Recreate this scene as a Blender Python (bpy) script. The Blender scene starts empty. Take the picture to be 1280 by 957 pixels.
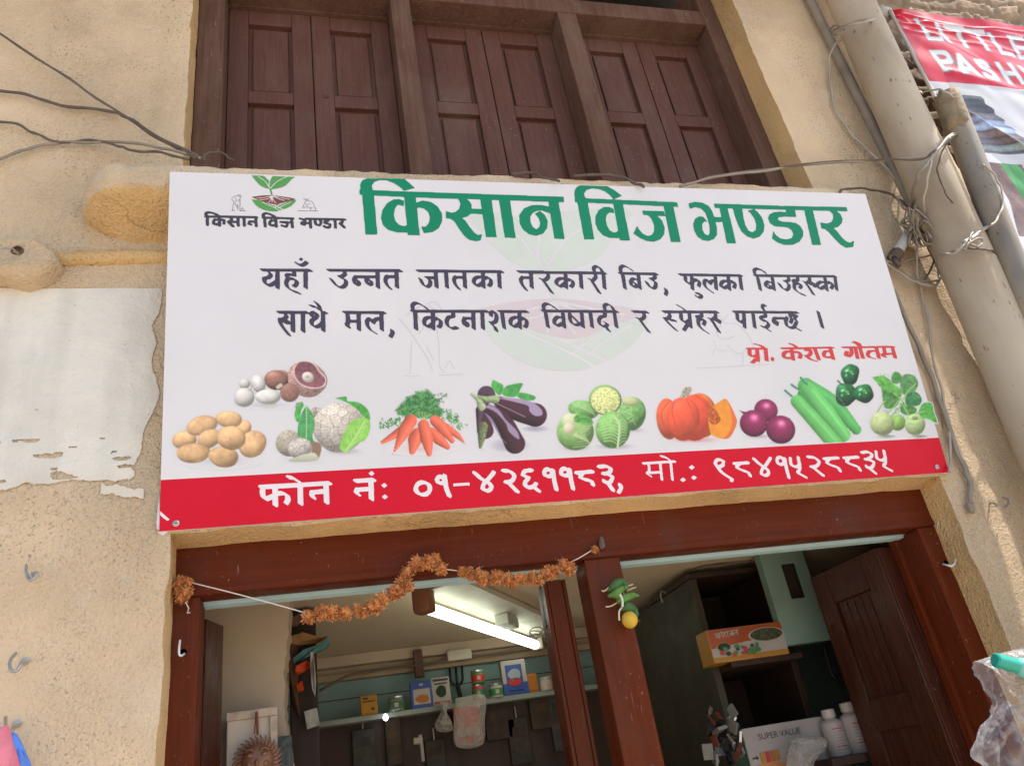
import bpy, math, random
import numpy as np
from mathutils import Vector, Matrix
random.seed(7); RNG = np.random.default_rng(7)
sc = bpy.context.scene
COL = sc.collection

# ------------------------------------------------------------------ camera, sky, sun, exposure
F_PX = 974.2093
CAM = np.array([0.3806, -2.0259, 1.55])
def _axes(rx, rz, roll):
    cz, sz = math.cos(rz), math.sin(rz); cx, sx = math.cos(rx), math.sin(rx)
    fwd = np.array([sz*cx, cz*cx, sx]); right = np.array([cz, -sz, 0.0]); up = np.cross(right, fwd)
    c, s = math.cos(roll), math.sin(roll)
    return c*right+s*up, -s*right+c*up, fwd
RX, UX, WX = _axes(0.48279, 0.28622, -0.17019)
cam_data = bpy.data.cameras.new('camera')
cam = bpy.data.objects.new('camera', cam_data); COL.objects.link(cam)
m = Matrix(((RX[0], UX[0], -WX[0], CAM[0]), (RX[1], UX[1], -WX[1], CAM[1]), (RX[2], UX[2], -WX[2], CAM[2]), (0, 0, 0, 1)))
cam.matrix_world = m
cam_data.sensor_fit = 'HORIZONTAL'; cam_data.sensor_width = 36.0
cam_data.lens = F_PX/1280*36.0
cam_data.clip_start = 0.02; cam_data.clip_end = 500
sc.camera = cam

SUN = Vector((0.52, -0.13, 0.84)).normalized()
world = bpy.data.worlds.new('World'); sc.world = world; world.use_nodes = True
nt = world.node_tree; nt.nodes.clear()
sky = nt.nodes.new('ShaderNodeTexSky'); sky.sky_type = 'NISHITA'; sky.sun_disc = False
sky.sun_elevation = math.asin(SUN.z); sky.sun_rotation = math.atan2(SUN.x, SUN.y)
sky.air_density = 1.2; sky.dust_density = 1.5; sky.ozone_density = 0.6
bg = nt.nodes.new('ShaderNodeBackground'); bg.inputs['Strength'].default_value = 0.15
wo = nt.nodes.new('ShaderNodeOutputWorld')
nt.links.new(sky.outputs[0], bg.inputs[0]); nt.links.new(bg.outputs[0], wo.inputs[0])
sl = bpy.data.lights.new('sun', 'SUN'); sl.energy = 4.5; sl.angle = math.radians(0.6); sl.color = (1.0, 0.93, 0.82)
so = bpy.data.objects.new('sun', sl); COL.objects.link(so)
so.rotation_euler = SUN.to_track_quat('Z', 'Y').to_euler()
so.location = (4, -3, 9)
sc.view_settings.view_transform = 'Standard'; sc.view_settings.look = 'None'
sc.view_settings.gamma = 1.0; sc.view_settings.exposure = 0.93
sc.view_settings.use_curve_mapping = False

# ------------------------------------------------------------------ photo pixel -> point of the place
def ray(u, v): return WX + (u-640)/F_PX*RX - (v-478.5)/F_PX*UX
def at(u, v, Y=0.0):
    d = ray(u, v); return CAM + d*(Y-CAM[1])/d[1]
def atz(u, v, Z):
    d = ray(u, v); return CAM + d*(Z-CAM[2])/d[2]
def atx(u, v, X):
    d = ray(u, v); return CAM + d*(X-CAM[0])/d[0]

# ------------------------------------------------------------------ colours, noise, materials
def lin(c):
    c = np.asarray(c, float)/255.0
    return np.where(c <= 0.04045, c/12.92, ((c+0.055)/1.055)**2.4)
def vnoise(x, y, seed=0):
    xi = np.floor(x).astype(int); yi = np.floor(y).astype(int); fx = x-xi; fy = y-yi
    fx = fx*fx*(3-2*fx); fy = fy*fy*(3-2*fy)
    def h(a, b):
        n = (a*374761393 + b*668265263 + seed*1442695041) & 0xffffffff
        n = ((n ^ (n >> 13))*1274126177) & 0xffffffff
        return ((n ^ (n >> 16)) & 0xffff)/65535.0
    return (h(xi, yi)*(1-fx)+h(xi+1, yi)*fx)*(1-fy)+(h(xi, yi+1)*(1-fx)+h(xi+1, yi+1)*fx)*fy
def fbm(x, y, seed=0, o=4):
    s = 0; a = 0.5
    for i in range(o):
        s = s+a*vnoise(x*2**i, y*2**i, seed+i); a *= 0.5
    return s
def voro(x, y, seed=0):
    xi = np.floor(x).astype(int); yi = np.floor(y).astype(int)
    d1 = np.full(x.shape, 9.0); d2 = np.full(x.shape, 9.0); idd = np.zeros(x.shape)
    for dx in (-1, 0, 1):
        for dy in (-1, 0, 1):
            a = xi+dx; b = yi+dy
            def h(s):
                n = (a*374761393 + b*668265263 + (seed+s)*1442695041) & 0xffffffff
                n = ((n ^ (n >> 13))*1274126177) & 0xffffffff
                return ((n ^ (n >> 16)) & 0xffff)/65535.0
            px = a+h(1); py = b+h(2); d = np.hypot(x-px, y-py)
            m1 = d < d1
            d2 = np.where(m1, d1, np.minimum(d2, d)); idd = np.where(m1, h(3), idd); d1 = np.where(m1, d, d1)
    return d1, d2, idd

def mat(name, col, rough=0.7, var=0.12, vs=6.0, bump=0.0, bs=80.0, metal=0.0, spec=0.4, col2=None, c2s=3.0, c2t=(0.5, 0.65), stretch=(1, 1, 1), speck=0.0, spk_s=60, spk_c=None):
    """procedural material: base colour broken by noise, optional second-colour blotches and specks, bump"""
    m = bpy.data.materials.new(name); m.use_nodes = True
    n = m.node_tree.nodes; l = m.node_tree.links; b = n['Principled BSDF']
    b.inputs['Roughness'].default_value = rough; b.inputs['Metallic'].default_value = metal
    b.inputs['Specular IOR Level'].default_value = spec
    tc = n.new('ShaderNodeNewGeometry'); mp = n.new('ShaderNodeMapping'); mp.inputs['Scale'].default_value = stretch
    l.new(tc.outputs['Position'], mp.inputs[0])
    def noise(s, det=4):
        t = n.new('ShaderNodeTexNoise'); t.inputs['Scale'].default_value = s; t.inputs['Detail'].default_value = det
        l.new(mp.outputs[0], t.inputs['Vector']); return t
    c = np.asarray(col, float)
    def mix(fac, a, bcol):
        x = n.new('ShaderNodeMix'); x.data_type = 'RGBA'
        l.new(fac, x.inputs[0])
        if isinstance(a, tuple): x.inputs[6].default_value = a
        else: l.new(a, x.inputs[6])
        if isinstance(bcol, tuple): x.inputs[7].default_value = bcol
        else: l.new(bcol, x.inputs[7])
        return x.outputs[2]
    def rgba(v): return tuple(float(max(0, min(1, q))) for q in v)+(1.0,)
    def ramp(src, a, bb):
        r = n.new('ShaderNodeMapRange'); r.inputs[1].default_value = a; r.inputs[2].default_value = bb
        l.new(src, r.inputs[0]); return r.outputs[0]
    t = noise(vs)
    cur = mix(ramp(t.outputs[0], 0.3, 0.7), rgba(c*(1-var)), rgba(c*(1+var)))
    if col2 is not None:
        t2 = noise(c2s, 6); cur = mix(ramp(t2.outputs[0], *c2t), cur, rgba(col2))
    if speck > 0:
        t3 = noise(spk_s, 2); cur = mix(ramp(t3.outputs[0], 0.72-speck, 0.80-speck), cur, rgba(spk_c if spk_c is not None else c*0.35))
    l.new(cur, b.inputs['Base Color'])
    if bump > 0:
        t4 = noise(bs, 5); bp = n.new('ShaderNodeBump'); bp.inputs['Strength'].default_value = min(1, bump)
        bp.inputs['Distance'].default_value = 0.01; l.new(t4.outputs[0], bp.inputs['Height']); l.new(bp.outputs[0], b.inputs['Normal'])
    # slight roughness breakup
    t5 = noise(vs*3); l.new(ramp(t5.outputs[0], -0.6, 1.6), n.new('ShaderNodeMath').inputs[0])
    mm = [q for q in n if q.type == 'MATH'][-1]; mm.operation = 'MULTIPLY'; mm.inputs[1].default_value = rough*2
    l.new(mm.outputs[0], b.inputs['Roughness'])
    return m
def vmat(name, rough=0.5, spec=0.4, bump=0.0, bs=80.0, sheen_noise=0.0):
    m = bpy.data.materials.new(name); m.use_nodes = True
    n = m.node_tree.nodes; l = m.node_tree.links; b = n['Principled BSDF']
    a = n.new('ShaderNodeAttribute'); a.attribute_name = 'Col'
    l.new(a.outputs['Color'], b.inputs['Base Color'])
    b.inputs['Roughness'].default_value = rough; b.inputs['Specular IOR Level'].default_value = spec
    if bump > 0:
        g = n.new('ShaderNodeNewGeometry'); t = n.new('ShaderNodeTexNoise'); t.inputs['Scale'].default_value = bs; t.inputs['Detail'].default_value = 5
        l.new(g.outputs['Position'], t.inputs['Vector']); bp = n.new('ShaderNodeBump'); bp.inputs['Strength'].default_value = bump
        bp.inputs['Distance'].default_value = 0.01; l.new(t.outputs[0], bp.inputs['Height']); l.new(bp.outputs[0], b.inputs['Normal'])
    return m
def pmat(name, srgb, rough=0.42, k=0.875, spec=0.35):
    """printed vinyl ink, colour given as it reads on the white print"""
    return mat(name, lin(srgb)*k, rough=rough, var=0.025, vs=9, spec=spec)

# ------------------------------------------------------------------ mesh helpers
def link(o, parent=None):
    COL.objects.link(o)
    if parent is not None: o.parent = parent
    return o
def tag(o, label=None, cat=None, group=None, kind=None):
    if label: o['label'] = label
    if cat: o['category'] = cat
    if group: o['group'] = group
    if kind: o['kind'] = kind
    return o
def empty(name, loc=(0, 0, 0), rot=(0, 0, 0)):
    o = bpy.data.objects.new(name, None); o.empty_display_size = 0.05
    o.location = loc; o.rotation_euler = rot; return link(o)
class MB:
    def __init__(s): s.v = []; s.f = []; s.mi = []; s.cur = 0
    def add(s, vs, fs):
        o = len(s.v); s.v += [tuple(map(float, p)) for p in vs]
        for f in fs: s.f.append(tuple(i+o for i in f)); s.mi.append(s.cur)
        return s
    def box(s, a, b, bev=0.0, M=None):
        x0, y0, z0 = a; x1, y1, z1 = b
        e = bev
        if e <= 0:
            vs = [(x0,y0,z0),(x1,y0,z0),(x1,y1,z0),(x0,y1,z0),(x0,y0,z1),(x1,y0,z1),(x1,y1,z1),(x0,y1,z1)]
            fs = [(0,3,2,1),(4,5,6,7),(0,1,5,4),(1,2,6,5),(2,3,7,6),(3,0,4,7)]
        else:
            import bmesh
            bm = bmesh.new(); bmesh.ops.create_cube(bm, size=1)
            for v in bm.verts: v.co = Vector(((x0+x1)/2+v.co.x*(x1-x0), (y0+y1)/2+v.co.y*(y1-y0), (z0+z1)/2+v.co.z*(z1-z0)))
            bmesh.ops.bevel(bm, geom=list(bm.edges), offset=e, segments=2, affect='EDGES', profile=0.6)
            bm.verts.index_update(); vs = [tuple(v.co) for v in bm.verts]; fs = [tuple(q.index for q in f.verts) for f in bm.faces]; bm.free()
        if M is not None: vs = [tuple(M @ Vector(p)) for p in vs]
        return s.add(vs, fs)
    def tube(s, pts, r, n=8, cap=True):
        pts = [Vector(p) for p in pts]; k = len(pts)
        rr = r if hasattr(r, '__len__') else [r]*k
        vs = []; fs = []; up = None
        for i, p in enumerate(pts):
            t = (pts[min(i+1, k-1)]-pts[max(i-1, 0)])
            if t.length < 1e-9: t = Vector((0, 0, 1))
            t.normalize()
            if up is None: up = t.orthogonal().normalized()
            else:
                up = up - t*up.dot(t)
                up = up.normalized() if up.length > 1e-6 else t.orthogonal().normalized()
            w = t.cross(up)
            for j in range(n):
                a = 2*math.pi*j/n; vs.append(p+(up*math.cos(a)+w*math.sin(a))*rr[i])
        for i in range(k-1):
            for j in range(n):
                fs.append((i*n+j, i*n+(j+1) % n, (i+1)*n+(j+1) % n, (i+1)*n+j))
        if cap: fs.append(tuple(range(n-1, -1, -1))); fs.append(tuple(range((k-1)*n, k*n)))
        return s.add(vs, fs)
    def lathe(s, prof, c=(0, 0, 0), n=20, axis='z', M=None):
        vs = []; fs = []
        for (r, h) in prof:
            for j in range(n):
                a = 2*math.pi*j/n; p = Vector((r*math.cos(a), r*math.sin(a), h))
                if axis == 'y': p = Vector((p.x, -p.z, p.y))
                if axis == 'x': p = Vector((p.z, p.y, p.x))
                p = p+Vector(c)
                vs.append(M @ p if M is not None else p)
        for i in range(len(prof)-1):
            for j in range(n): fs.append((i*n+j, i*n+(j+1) % n, (i+1)*n+(j+1) % n, (i+1)*n+j))
        fs.append(tuple(range(n-1, -1, -1))); fs.append(tuple(range((len(prof)-1)*n, len(prof)*n)))
        return s.add(vs, fs)
    def prism(s, poly, y0, y1):
        """poly in (x,z), extruded along y"""
        k = len(poly); vs = [(p[0], y0, p[1]) for p in poly]+[(p[0], y1, p[1]) for p in poly]
        fs = [tuple(range(k)), tuple(range(2*k-1, k-1, -1))]+[(i, i+k, (i+1) % k+k, (i+1) % k) for i in range(k)]
        return s.add(vs, fs)
    def blob(s, c, r, n=10, k=16, jit=0.0, seed=0, M=None):
        rs = random.Random(seed); vs = []; fs = []
        r = r if hasattr(r, '__len__') else (r, r, r)
        for i in range(n+1):
            th = math.pi*i/n
            for j in range(k):
                a = 2*math.pi*j/k; q = 1+jit*(rs.random()-.5)
                p = Vector((r[0]*math.sin(th)*math.cos(a)*q, r[1]*math.sin(th)*math.sin(a)*q, r[2]*math.cos(th)*q))
                if M is not None: p = M @ p
                vs.append(p+Vector(c))
        for i in range(n):
            for j in range(k): fs.append((i*k+j, i*k+(j+1) % k, (i+1)*k+(j+1) % k, (i+1)*k+j))
        return s.add(vs, fs)
    def build(s, name, mats, parent=None, smooth=False, auto=None):
        me = bpy.data.meshes.new(name); me.from_pydata(s.v, [], s.f)
        for q in (mats if isinstance(mats, (list, tuple)) else [mats]): me.materials.append(q)
        if len(set(s.mi)) > 1: me.polygons.foreach_set('material_index', s.mi)
        me.validate(); me.update()
        if smooth: me.polygons.foreach_set('use_smooth', [True]*len(me.polygons))
        o = bpy.data.objects.new(name, me); link(o, parent)
        if auto is not None and smooth:
            try: me.set_sharp_from_angle(angle=math.radians(auto))
            except Exception: pass
        return o
def np_mesh(name, V, Q, mats, parent=None, col=None, smooth=False):
    me = bpy.data.meshes.new(name)
    V = np.asarray(V, np.float32); Q = np.asarray(Q, np.int32)
    me.vertices.add(len(V)); me.vertices.foreach_set('co', V.ravel())
    me.loops.add(Q.size); me.loops.foreach_set('vertex_index', Q.ravel())
    me.polygons.add(len(Q)); me.polygons.foreach_set('loop_start', np.arange(len(Q), dtype=np.int32)*4)
    try: me.polygons.foreach_set('loop_total', np.full(len(Q), 4, np.int32))
    except Exception: pass
    if col is not None:
        a = me.color_attributes.new('Col', 'FLOAT_COLOR', 'POINT')
        c4 = np.ones((len(V), 4), np.float32); c4[:, :3] = col; a.data.foreach_set('color', c4.ravel())
    for q in (mats if isinstance(mats, (list, tuple)) else [mats]): me.materials.append(q)
    me.update(calc_edges=True); me.validate()
    if smooth: me.polygons.foreach_set('use_smooth', np.ones(len(Q), bool))
    o = bpy.data.objects.new(name, me); return link(o, parent)
def smooth_path(pts, per=8, closed=False):
    P = np.array(pts, float)
    if len(P) < 3: 
        t = np.linspace(0, 1, per+1)[:, None]; return P[0]*(1-t)+P[-1]*t
    Q = np.vstack([2*P[0]-P[1], P, 2*P[-1]-P[-2]]); out = []
    for i in range(1, len(Q)-2):
        p0, p1, p2, p3 = Q[i-1], Q[i], Q[i+1], Q[i+2]
        for k in range(per):
            t = k/per; out.append(0.5*((2*p1)+(-p0+p2)*t+(2*p0-5*p1+4*p2-p3)*t*t+(-p0+3*p1-3*p2+p3)*t**3))
    out.append(P[-1]); return np.array(out)
def wire(name, pix, r, m, label=None, cat=None, group=None, parent=None, per=6, n=7):
    """pix: (u, v, Y) along the cable"""
    P = [at(u, v, Y) for (u, v, Y) in pix]
    Q = smooth_path(P, per); ph = sum(p[0] for p in pix)*.37
    Q = Q+np.array([[.0022*math.sin(i*.9+ph), .0015*math.sin(i*1.3+ph), .0022*math.cos(i*.7+ph*2)] for i in range(len(Q))])
    o = MB().tube(Q, [r*(1+.10*math.sin(i*1.7+ph)) for i in range(len(Q))], n).build(name, m, parent, smooth=True)
    return tag(o, label, cat, group)
# ================================================================== setting
st = MB(); st.add([(-60, -60, 0), (60, -60, 0), (60, 60, 0), (-60, 60, 0)], [(0, 1, 2, 3)])
tag(st.build('street', mat('street_paving', (0.44, 0.365, 0.28), rough=0.9, var=0.2, vs=1.5, bump=0.3, bs=30)), kind='structure')

building = empty('shop_building', (0, 0, 0))
tag(building, 'old ochre plastered shop building with brown shuttered window above a red-brown double doorway', 'building')

# ---- old painted wood: grain, worn dusty patches, fine pale scratches
def wood(name, c1, c2, dust, rough=.5, spec=.2, grain=(26, 26, 1.6), dust_t=(.50, .74), dust_a=.6, scratch=.5, bump=.35):
    m = bpy.data.materials.new(name); m.use_nodes = True
    n = m.node_tree.nodes; l = m.node_tree.links; b = n['Principled BSDF']; b.inputs['Specular IOR Level'].default_value = spec
    g = n.new('ShaderNodeNewGeometry')
    def N(scale, s, d=4, r=.55):
        mp = n.new('ShaderNodeMapping'); mp.inputs['Scale'].default_value = scale; l.new(g.outputs['Position'], mp.inputs[0])
        t = n.new('ShaderNodeTexNoise'); t.inputs['Scale'].default_value = s; t.inputs['Detail'].default_value = d; t.inputs['Roughness'].default_value = r; t.inputs['Distortion'].default_value = .4
        l.new(mp.outputs[0], t.inputs['Vector']); return t.outputs[0]
    def MR(x, a_, c_, lo=0.0, hi=1.0):
        r = n.new('ShaderNodeMapRange'); r.inputs[1].default_value = a_; r.inputs[2].default_value = c_; r.inputs[3].default_value = lo; r.inputs[4].default_value = hi; l.new(x, r.inputs[0]); return r.outputs[0]
    def MX(f, a_, c_):
        x = n.new('ShaderNodeMix'); x.data_type = 'RGBA'; l.new(f, x.inputs[0])
        for k_, q in ((6, a_), (7, c_)):
            if isinstance(q, tuple): x.inputs[k_].default_value = tuple(q)+(1.0,)
            else: l.new(q, x.inputs[k_])
        return x.outputs[2]
    def MUL(a_, c_):
        x = n.new('ShaderNodeMath'); x.operation = 'MULTIPLY'; l.new(a_, x.inputs[0]); l.new(c_, x.inputs[1]); return x.outputs[0]
    gr = N(grain, 3.0, 5, .6)
    col = MX(MR(gr, .32, .68), tuple(c1), tuple(c2))
    col = MX(MR(N((1, 1, .5), 3.2, 6, .65), dust_t[0], dust_t[1], 0, dust_a), col, tuple(dust))
    col = MX(MUL(MR(N((60, 60, 5), 3.0, 2), .69, .74, 0, scratch), MR(N((1, 1, 1), 5, 3), .45, .60)), col, tuple(min(1, q*1.5+.12) for q in dust))
    col = MX(MUL(MR(N((1, 1, 1), 120, 2), .69, .74, 0, .7), MR(N((1, 1, 1), 7, 2), .5, .62)), col, tuple(min(1, q+.22) for q in dust))
    l.new(col, b.inputs['Base Color']); l.new(MR(N((1, 1, .6), 9, 4), .3, .7, rough*.75, min(1, rough*1.35)), b.inputs['Roughness'])
    bp = n.new('ShaderNodeBump'); bp.inputs['Strength'].default_value = bump; bp.inputs['Distance'].default_value = .006; l.new(gr, bp.inputs['Height']); l.new(bp.outputs[0], b.inputs['Normal'])
    return m
# ---- plaster material
def plaster(name, c1, c2, c3, grain=1.0, dots=True):
    m = bpy.data.materials.new(name); m.use_nodes = True
    n = m.node_tree.nodes; l = m.node_tree.links; b = n['Principled BSDF']; b.inputs['Roughness'].default_value = 0.92; b.inputs['Specular IOR Level'].default_value = 0.15
    g = n.new('ShaderNodeNewGeometry')
    def N(s, d=5, r=0.55, dist=0.0):
        t = n.new('ShaderNodeTexNoise'); t.inputs['Scale'].default_value = s; t.inputs['Detail'].default_value = d; t.inputs['Roughness'].default_value = r; t.inputs['Distortion'].default_value = dist
        l.new(g.outputs['Position'], t.inputs['Vector']); return t.outputs[0]
    def MR(x, a, c, lo=0.0, hi=1.0):
        r = n.new('ShaderNodeMapRange'); r.inputs[1].default_value = a; r.inputs[2].default_value = c; r.inputs[3].default_value = lo; r.inputs[4].default_value = hi; l.new(x, r.inputs[0]); return r.outputs[0]
    def MX(f, a, c):
        x = n.new('ShaderNodeMix'); x.data_type = 'RGBA'; l.new(f, x.inputs[0])
        for s_, q in ((6, a), (7, c)):
            if isinstance(q, tuple): x.inputs[s_].default_value = q+(1.0,)
            else: l.new(q, x.inputs[s_])
        return x.outputs[2]
    def M2(op, a, c):
        x = n.new('ShaderNodeMath'); x.operation = op
        for i, q in enumerate((a, c)):
            if isinstance(q, (int, float)): x.inputs[i].default_value = q
            else: l.new(q, x.inputs[i])
        return x.outputs[0]
    col = MX(MR(N(1.7, 6), .35, .68), c1, c2)
    col = MX(MR(N(4.5, 6, .65), .52, .74, 0, .75), col, c3)
    # rubbed dusty patches and dark pits
    sp_ = n.new('ShaderNodeMapping'); sp_.inputs['Scale'].default_value = (7, 7, .55); l.new(g.outputs['Position'], sp_.inputs[0]); sn = n.new('ShaderNodeTexNoise'); sn.inputs['Scale'].default_value = 1.0; sn.inputs['Detail'].default_value = 6; l.new(sp_.outputs[0], sn.inputs['Vector'])
    col = MX(MR(sn.outputs[0], .54, .76, 0, .45), col, tuple(q*.70 for q in c2)); col = MX(MR(N(2.6, 5, .7), .56, .70, 0, .5), col, tuple(min(1, q*1.05+.06) for q in c3))
    col = MX(MR(N(11, 6, .7), .60, .74, 0, .55), col, tuple(min(1, q*1.16+.03) for q in c1))
    col = MX(MR(N(0.9, 3), .55, .7, 0, .18), col, tuple(q*.78 for q in c2))
    pit = N(120, 2, .6); col = MX(M2('MULTIPLY', MR(pit, .585, .68, 0, .8), MR(N(3.2, 3), .42, .62)), col, tuple(q*.42 for q in c2))
    crack = n.new('ShaderNodeTexVoronoi'); crack.feature = 'DISTANCE_TO_EDGE'; crack.inputs['Scale'].default_value = 1.3
    wv = n.new('ShaderNodeVectorMath'); wv.operation = 'ADD'; wn = n.new('ShaderNodeTexNoise'); wn.inputs['Scale'].default_value = 5; wn.inputs['Detail'].default_value = 5
    l.new(g.outputs['Position'], wn.inputs['Vector']); ws = n.new('ShaderNodeVectorMath'); ws.operation = 'SCALE'; ws.inputs['Scale'].default_value = 0.35; l.new(wn.outputs['Color'], ws.inputs[0])
    l.new(g.outputs['Position'], wv.inputs[0]); l.new(ws.outputs[0], wv.inputs[1]); l.new(wv.outputs[0], crack.inputs['Vector'])
    ck = M2('MULTIPLY', MR(crack.outputs['Distance'], .004, .0015), MR(N(1.1, 2), .57, .63)); col = MX(M2('MULTIPLY', ck, .45), col, tuple(q*.35 for q in c2))
    l.new(col, b.inputs['Base Color'])
    h = M2('ADD', M2('MULTIPLY', N(105, 3, .6), .95), M2('MULTIPLY', N(30, 4), .40)); h = M2('ADD', h, M2('MULTIPLY', N(190, 2), .30)); h = M2('SUBTRACT', h, M2('MULTIPLY', ck, .15))
    amp = MR(N(1.5, 4), .36, .62, .22, 1.5)
    bp = n.new('ShaderNodeBump'); bp.inputs['Strength'].default_value = 1.0; bp.inputs['Distance'].default_value = 0.014*grain
    l.new(M2('MULTIPLY', h, amp), bp.inputs['Height']); l.new(bp.outputs[0], b.inputs['Normal'])
    return m
m_wall = plaster('ochre_plaster', (0.70, 0.535, 0.36), (0.65, 0.49, 0.325), (0.70, 0.585, 0.44))
m_bounce_tint = plaster('bounce_tinted_plaster', (0.74, 0.50, 0.25), (0.68, 0.45, 0.22), (0.74, 0.55, 0.32))  # brighter orange ochre paints warm ground bounce into reveals, duct and ledge underside

WY = 0.02
DOOR = (0.022, 2.368, -0.2, 2.266); WIN = (-0.002, 2.372, 3.372, 5.3)
def wall_mesh():
    def axis(a, b, step, keys):
        ks = sorted(set([a, b]+[k for k in keys if a < k < b])); out = []
        for p, q in zip(ks[:-1], ks[1:]):
            k = max(1, int(round((q-p)/step))); out += [p+(q-p)*i/k for i in range(k)]
        return np.array(out+[b])
    xs = axis(-1.6, 3.16, .024, [DOOR[0], DOOR[1], WIN[0], WIN[1]]); zs = axis(-0.05, 5.7, .024, [DOOR[3], WIN[2], WIN[3]])
    X, Z = np.meshgrid(xs, zs); nz_, nx_ = X.shape
    Y = WY+(fbm(X*3, Z*3, 5, 5)-.47)*.022+(fbm(X*22, Z*22, 9, 3)-.44)*.007
    wob = 0.012
    dx = (fbm(X*9, Z*9, 21)-.47)*wob*2; dz = (fbm(X*9, Z*9, 33)-.47)*wob*2
    def inside(x, z, r): return r[0]+1e-4 < x < r[1]-1e-4 and r[2]+1e-4 < z < r[3]-1e-4
    edge = np.zeros(X.shape, bool)
    for r in (DOOR, WIN): edge |= (X > r[0]-.03) & (X < r[1]+.03) & (Z > r[2]-.03) & (Z < r[3]+.03)
    V = [np.stack([X+np.where(edge, dx, 0), Y, Z+np.where(edge, dz, 0)], -1).reshape(-1, 3)]; Q = []; mi = []
    hole = np.zeros((nz_-1, nx_-1), bool)
    for r in (DOOR, WIN):
        cx = (xs[:-1]+xs[1:])/2; cz = (zs[:-1]+zs[1:])/2
        hole |= ((cx > r[0]) & (cx < r[1]))[None, :] & ((cz > r[2]) & (cz < r[3]))[:, None]
    for j in range(nz_-1):
        for i in range(nx_-1):
            if not hole[j, i]: Q.append((j*nx_+i, j*nx_+i+1, (j+1)*nx_+i+1, (j+1)*nx_+i)); mi.append(0)
    base = V[0]; extra = []; cache = {}
    def deep(k, lvl):
        if (k, lvl) not in cache:
            p = base[k]; f = (0.02, 0.13)[lvl]; cache[(k, lvl)] = len(base)+len(extra); extra.append((X.ravel()[k]*.6+p[0]*.4+(0.006 if False else 0), p[1]+f, Z.ravel()[k]*.6+p[2]*.4-(0.012 if (lvl == 1 and abs(Z.ravel()[k]-DOOR[3]) < .01) else 0)))
        return cache[(k, lvl)]
    for j in range(nz_-1):
        for i in range(nx_-1):
            if not hole[j, i]: continue
            for (dj, di, a, b_) in ((0, -1, (j, i), (j+1, i)), (0, 1, (j+1, i+1), (j, i+1)), (1, 0, (j+1, i), (j+1, i+1)), (-1, 0, (j, i+1), (j, i))):
                jj, ii = j+dj, i+di
                if 0 <= jj < nz_-1 and 0 <= ii < nx_-1 and not hole[jj, ii]:
                    ka, kb = a[0]*nx_+a[1], b_[0]*nx_+b_[1]
                    Q.append((ka, kb, deep(kb, 0), deep(ka, 0))); mi.append(1)
                    Q.append((deep(ka, 0), deep(kb, 0), deep(kb, 1), deep(ka, 1))); mi.append(1)
    # right-hand corner of the building, turning back
    last = [j*nx_+nx_-1 for j in range(nz_)]
    o = len(base)+len(extra); extra += [(xs[-1]+.01, WY+.34, z) for z in zs]
    for j in range(nz_-1): Q.append((last[j], o+j, o+j+1, last[j+1])); mi.append(0)
    o_ = np_mesh('facade_wall', np.vstack([base, np.array(extra)]), Q, [m_wall, m_bounce_tint], building, smooth=True)
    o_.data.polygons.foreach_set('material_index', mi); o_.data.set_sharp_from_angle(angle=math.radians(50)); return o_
wall_mesh()

# ---- whitewashed patch, ragged lower edge
def patch():
    p0 = at(-60, 362, WY); p1 = at(207, 361, WY); zb = at(100, 604, WY)[2]; n_ = 330
    xs = np.linspace(p0[0]-.1, p1[0]+.012, n_); zs = np.linspace(zb-.09, p1[2], n_); X, Z = np.meshgrid(xs, zs)
    Y = WY+(fbm(X*3, Z*3, 5, 5)-.47)*.022+(fbm(X*22, Z*22, 9, 3)-.44)*.007-.0035
    lim = zb+(fbm(X*7, Z*0, 3, 6)-.47)*.085; limr = p1[0]-.012+(fbm(Z*9, X*0, 13, 6)-.5)*.045-np.clip((zb+.16-Z)/.16, 0, 1)*.05*fbm(Z*30, X*0, 19)
    holes = (fbm(X*12+Z*9, Z*46, 44, 4) > .66) & (Z < zb+.13)
    k = (Z > lim) & (X < limr) & ~holes | ((np.abs(Z-zb+.045+(X-p1[0])*.2) < .016*fbm(X*30, Z*30, 51)*2) & (X > p1[0]-.12) & (X < p1[0]-.015)); q = k[:-1, :-1] & k[1:, :-1] & k[:-1, 1:] & k[1:, 1:]
    Y = Y-np.where(fbm(X*40, Z*40, 61, 2) > .6, .0012, 0)
    jj, ii = np.nonzero(q); Q = np.stack([jj*n_+ii, jj*n_+ii+1, (jj+1)*n_+ii+1, (jj+1)*n_+ii], -1)
    st_ = np.clip((fbm(X*14, Z*2.2, 71, 5)-.42)*3, 0, 1)*.32+np.clip((fbm(X*3+Z, Z*4, 73, 5)-.5)*4, 0, 1)*.35
    edge = np.exp(-np.clip(np.minimum(Z-lim, limr-X), 0, 1)/.018)*.45
    c = np.array([.70, .66, .59])*(1-st_[..., None]*.42)+0*st_[..., None]; c = c*(1-edge[..., None])+np.array([.62, .50, .36])*edge[..., None]
    c = np.where((fbm(X*60, Z*60, 77, 2) > .72)[..., None], c*.62, c)
    np_mesh('whitewash_patch', np.stack([X, Y, Z], -1).reshape(-1, 3), Q, vmat('whitewash', .9, .15, .35, 110), building, c.reshape(-1, 3), True)
patch()

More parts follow.
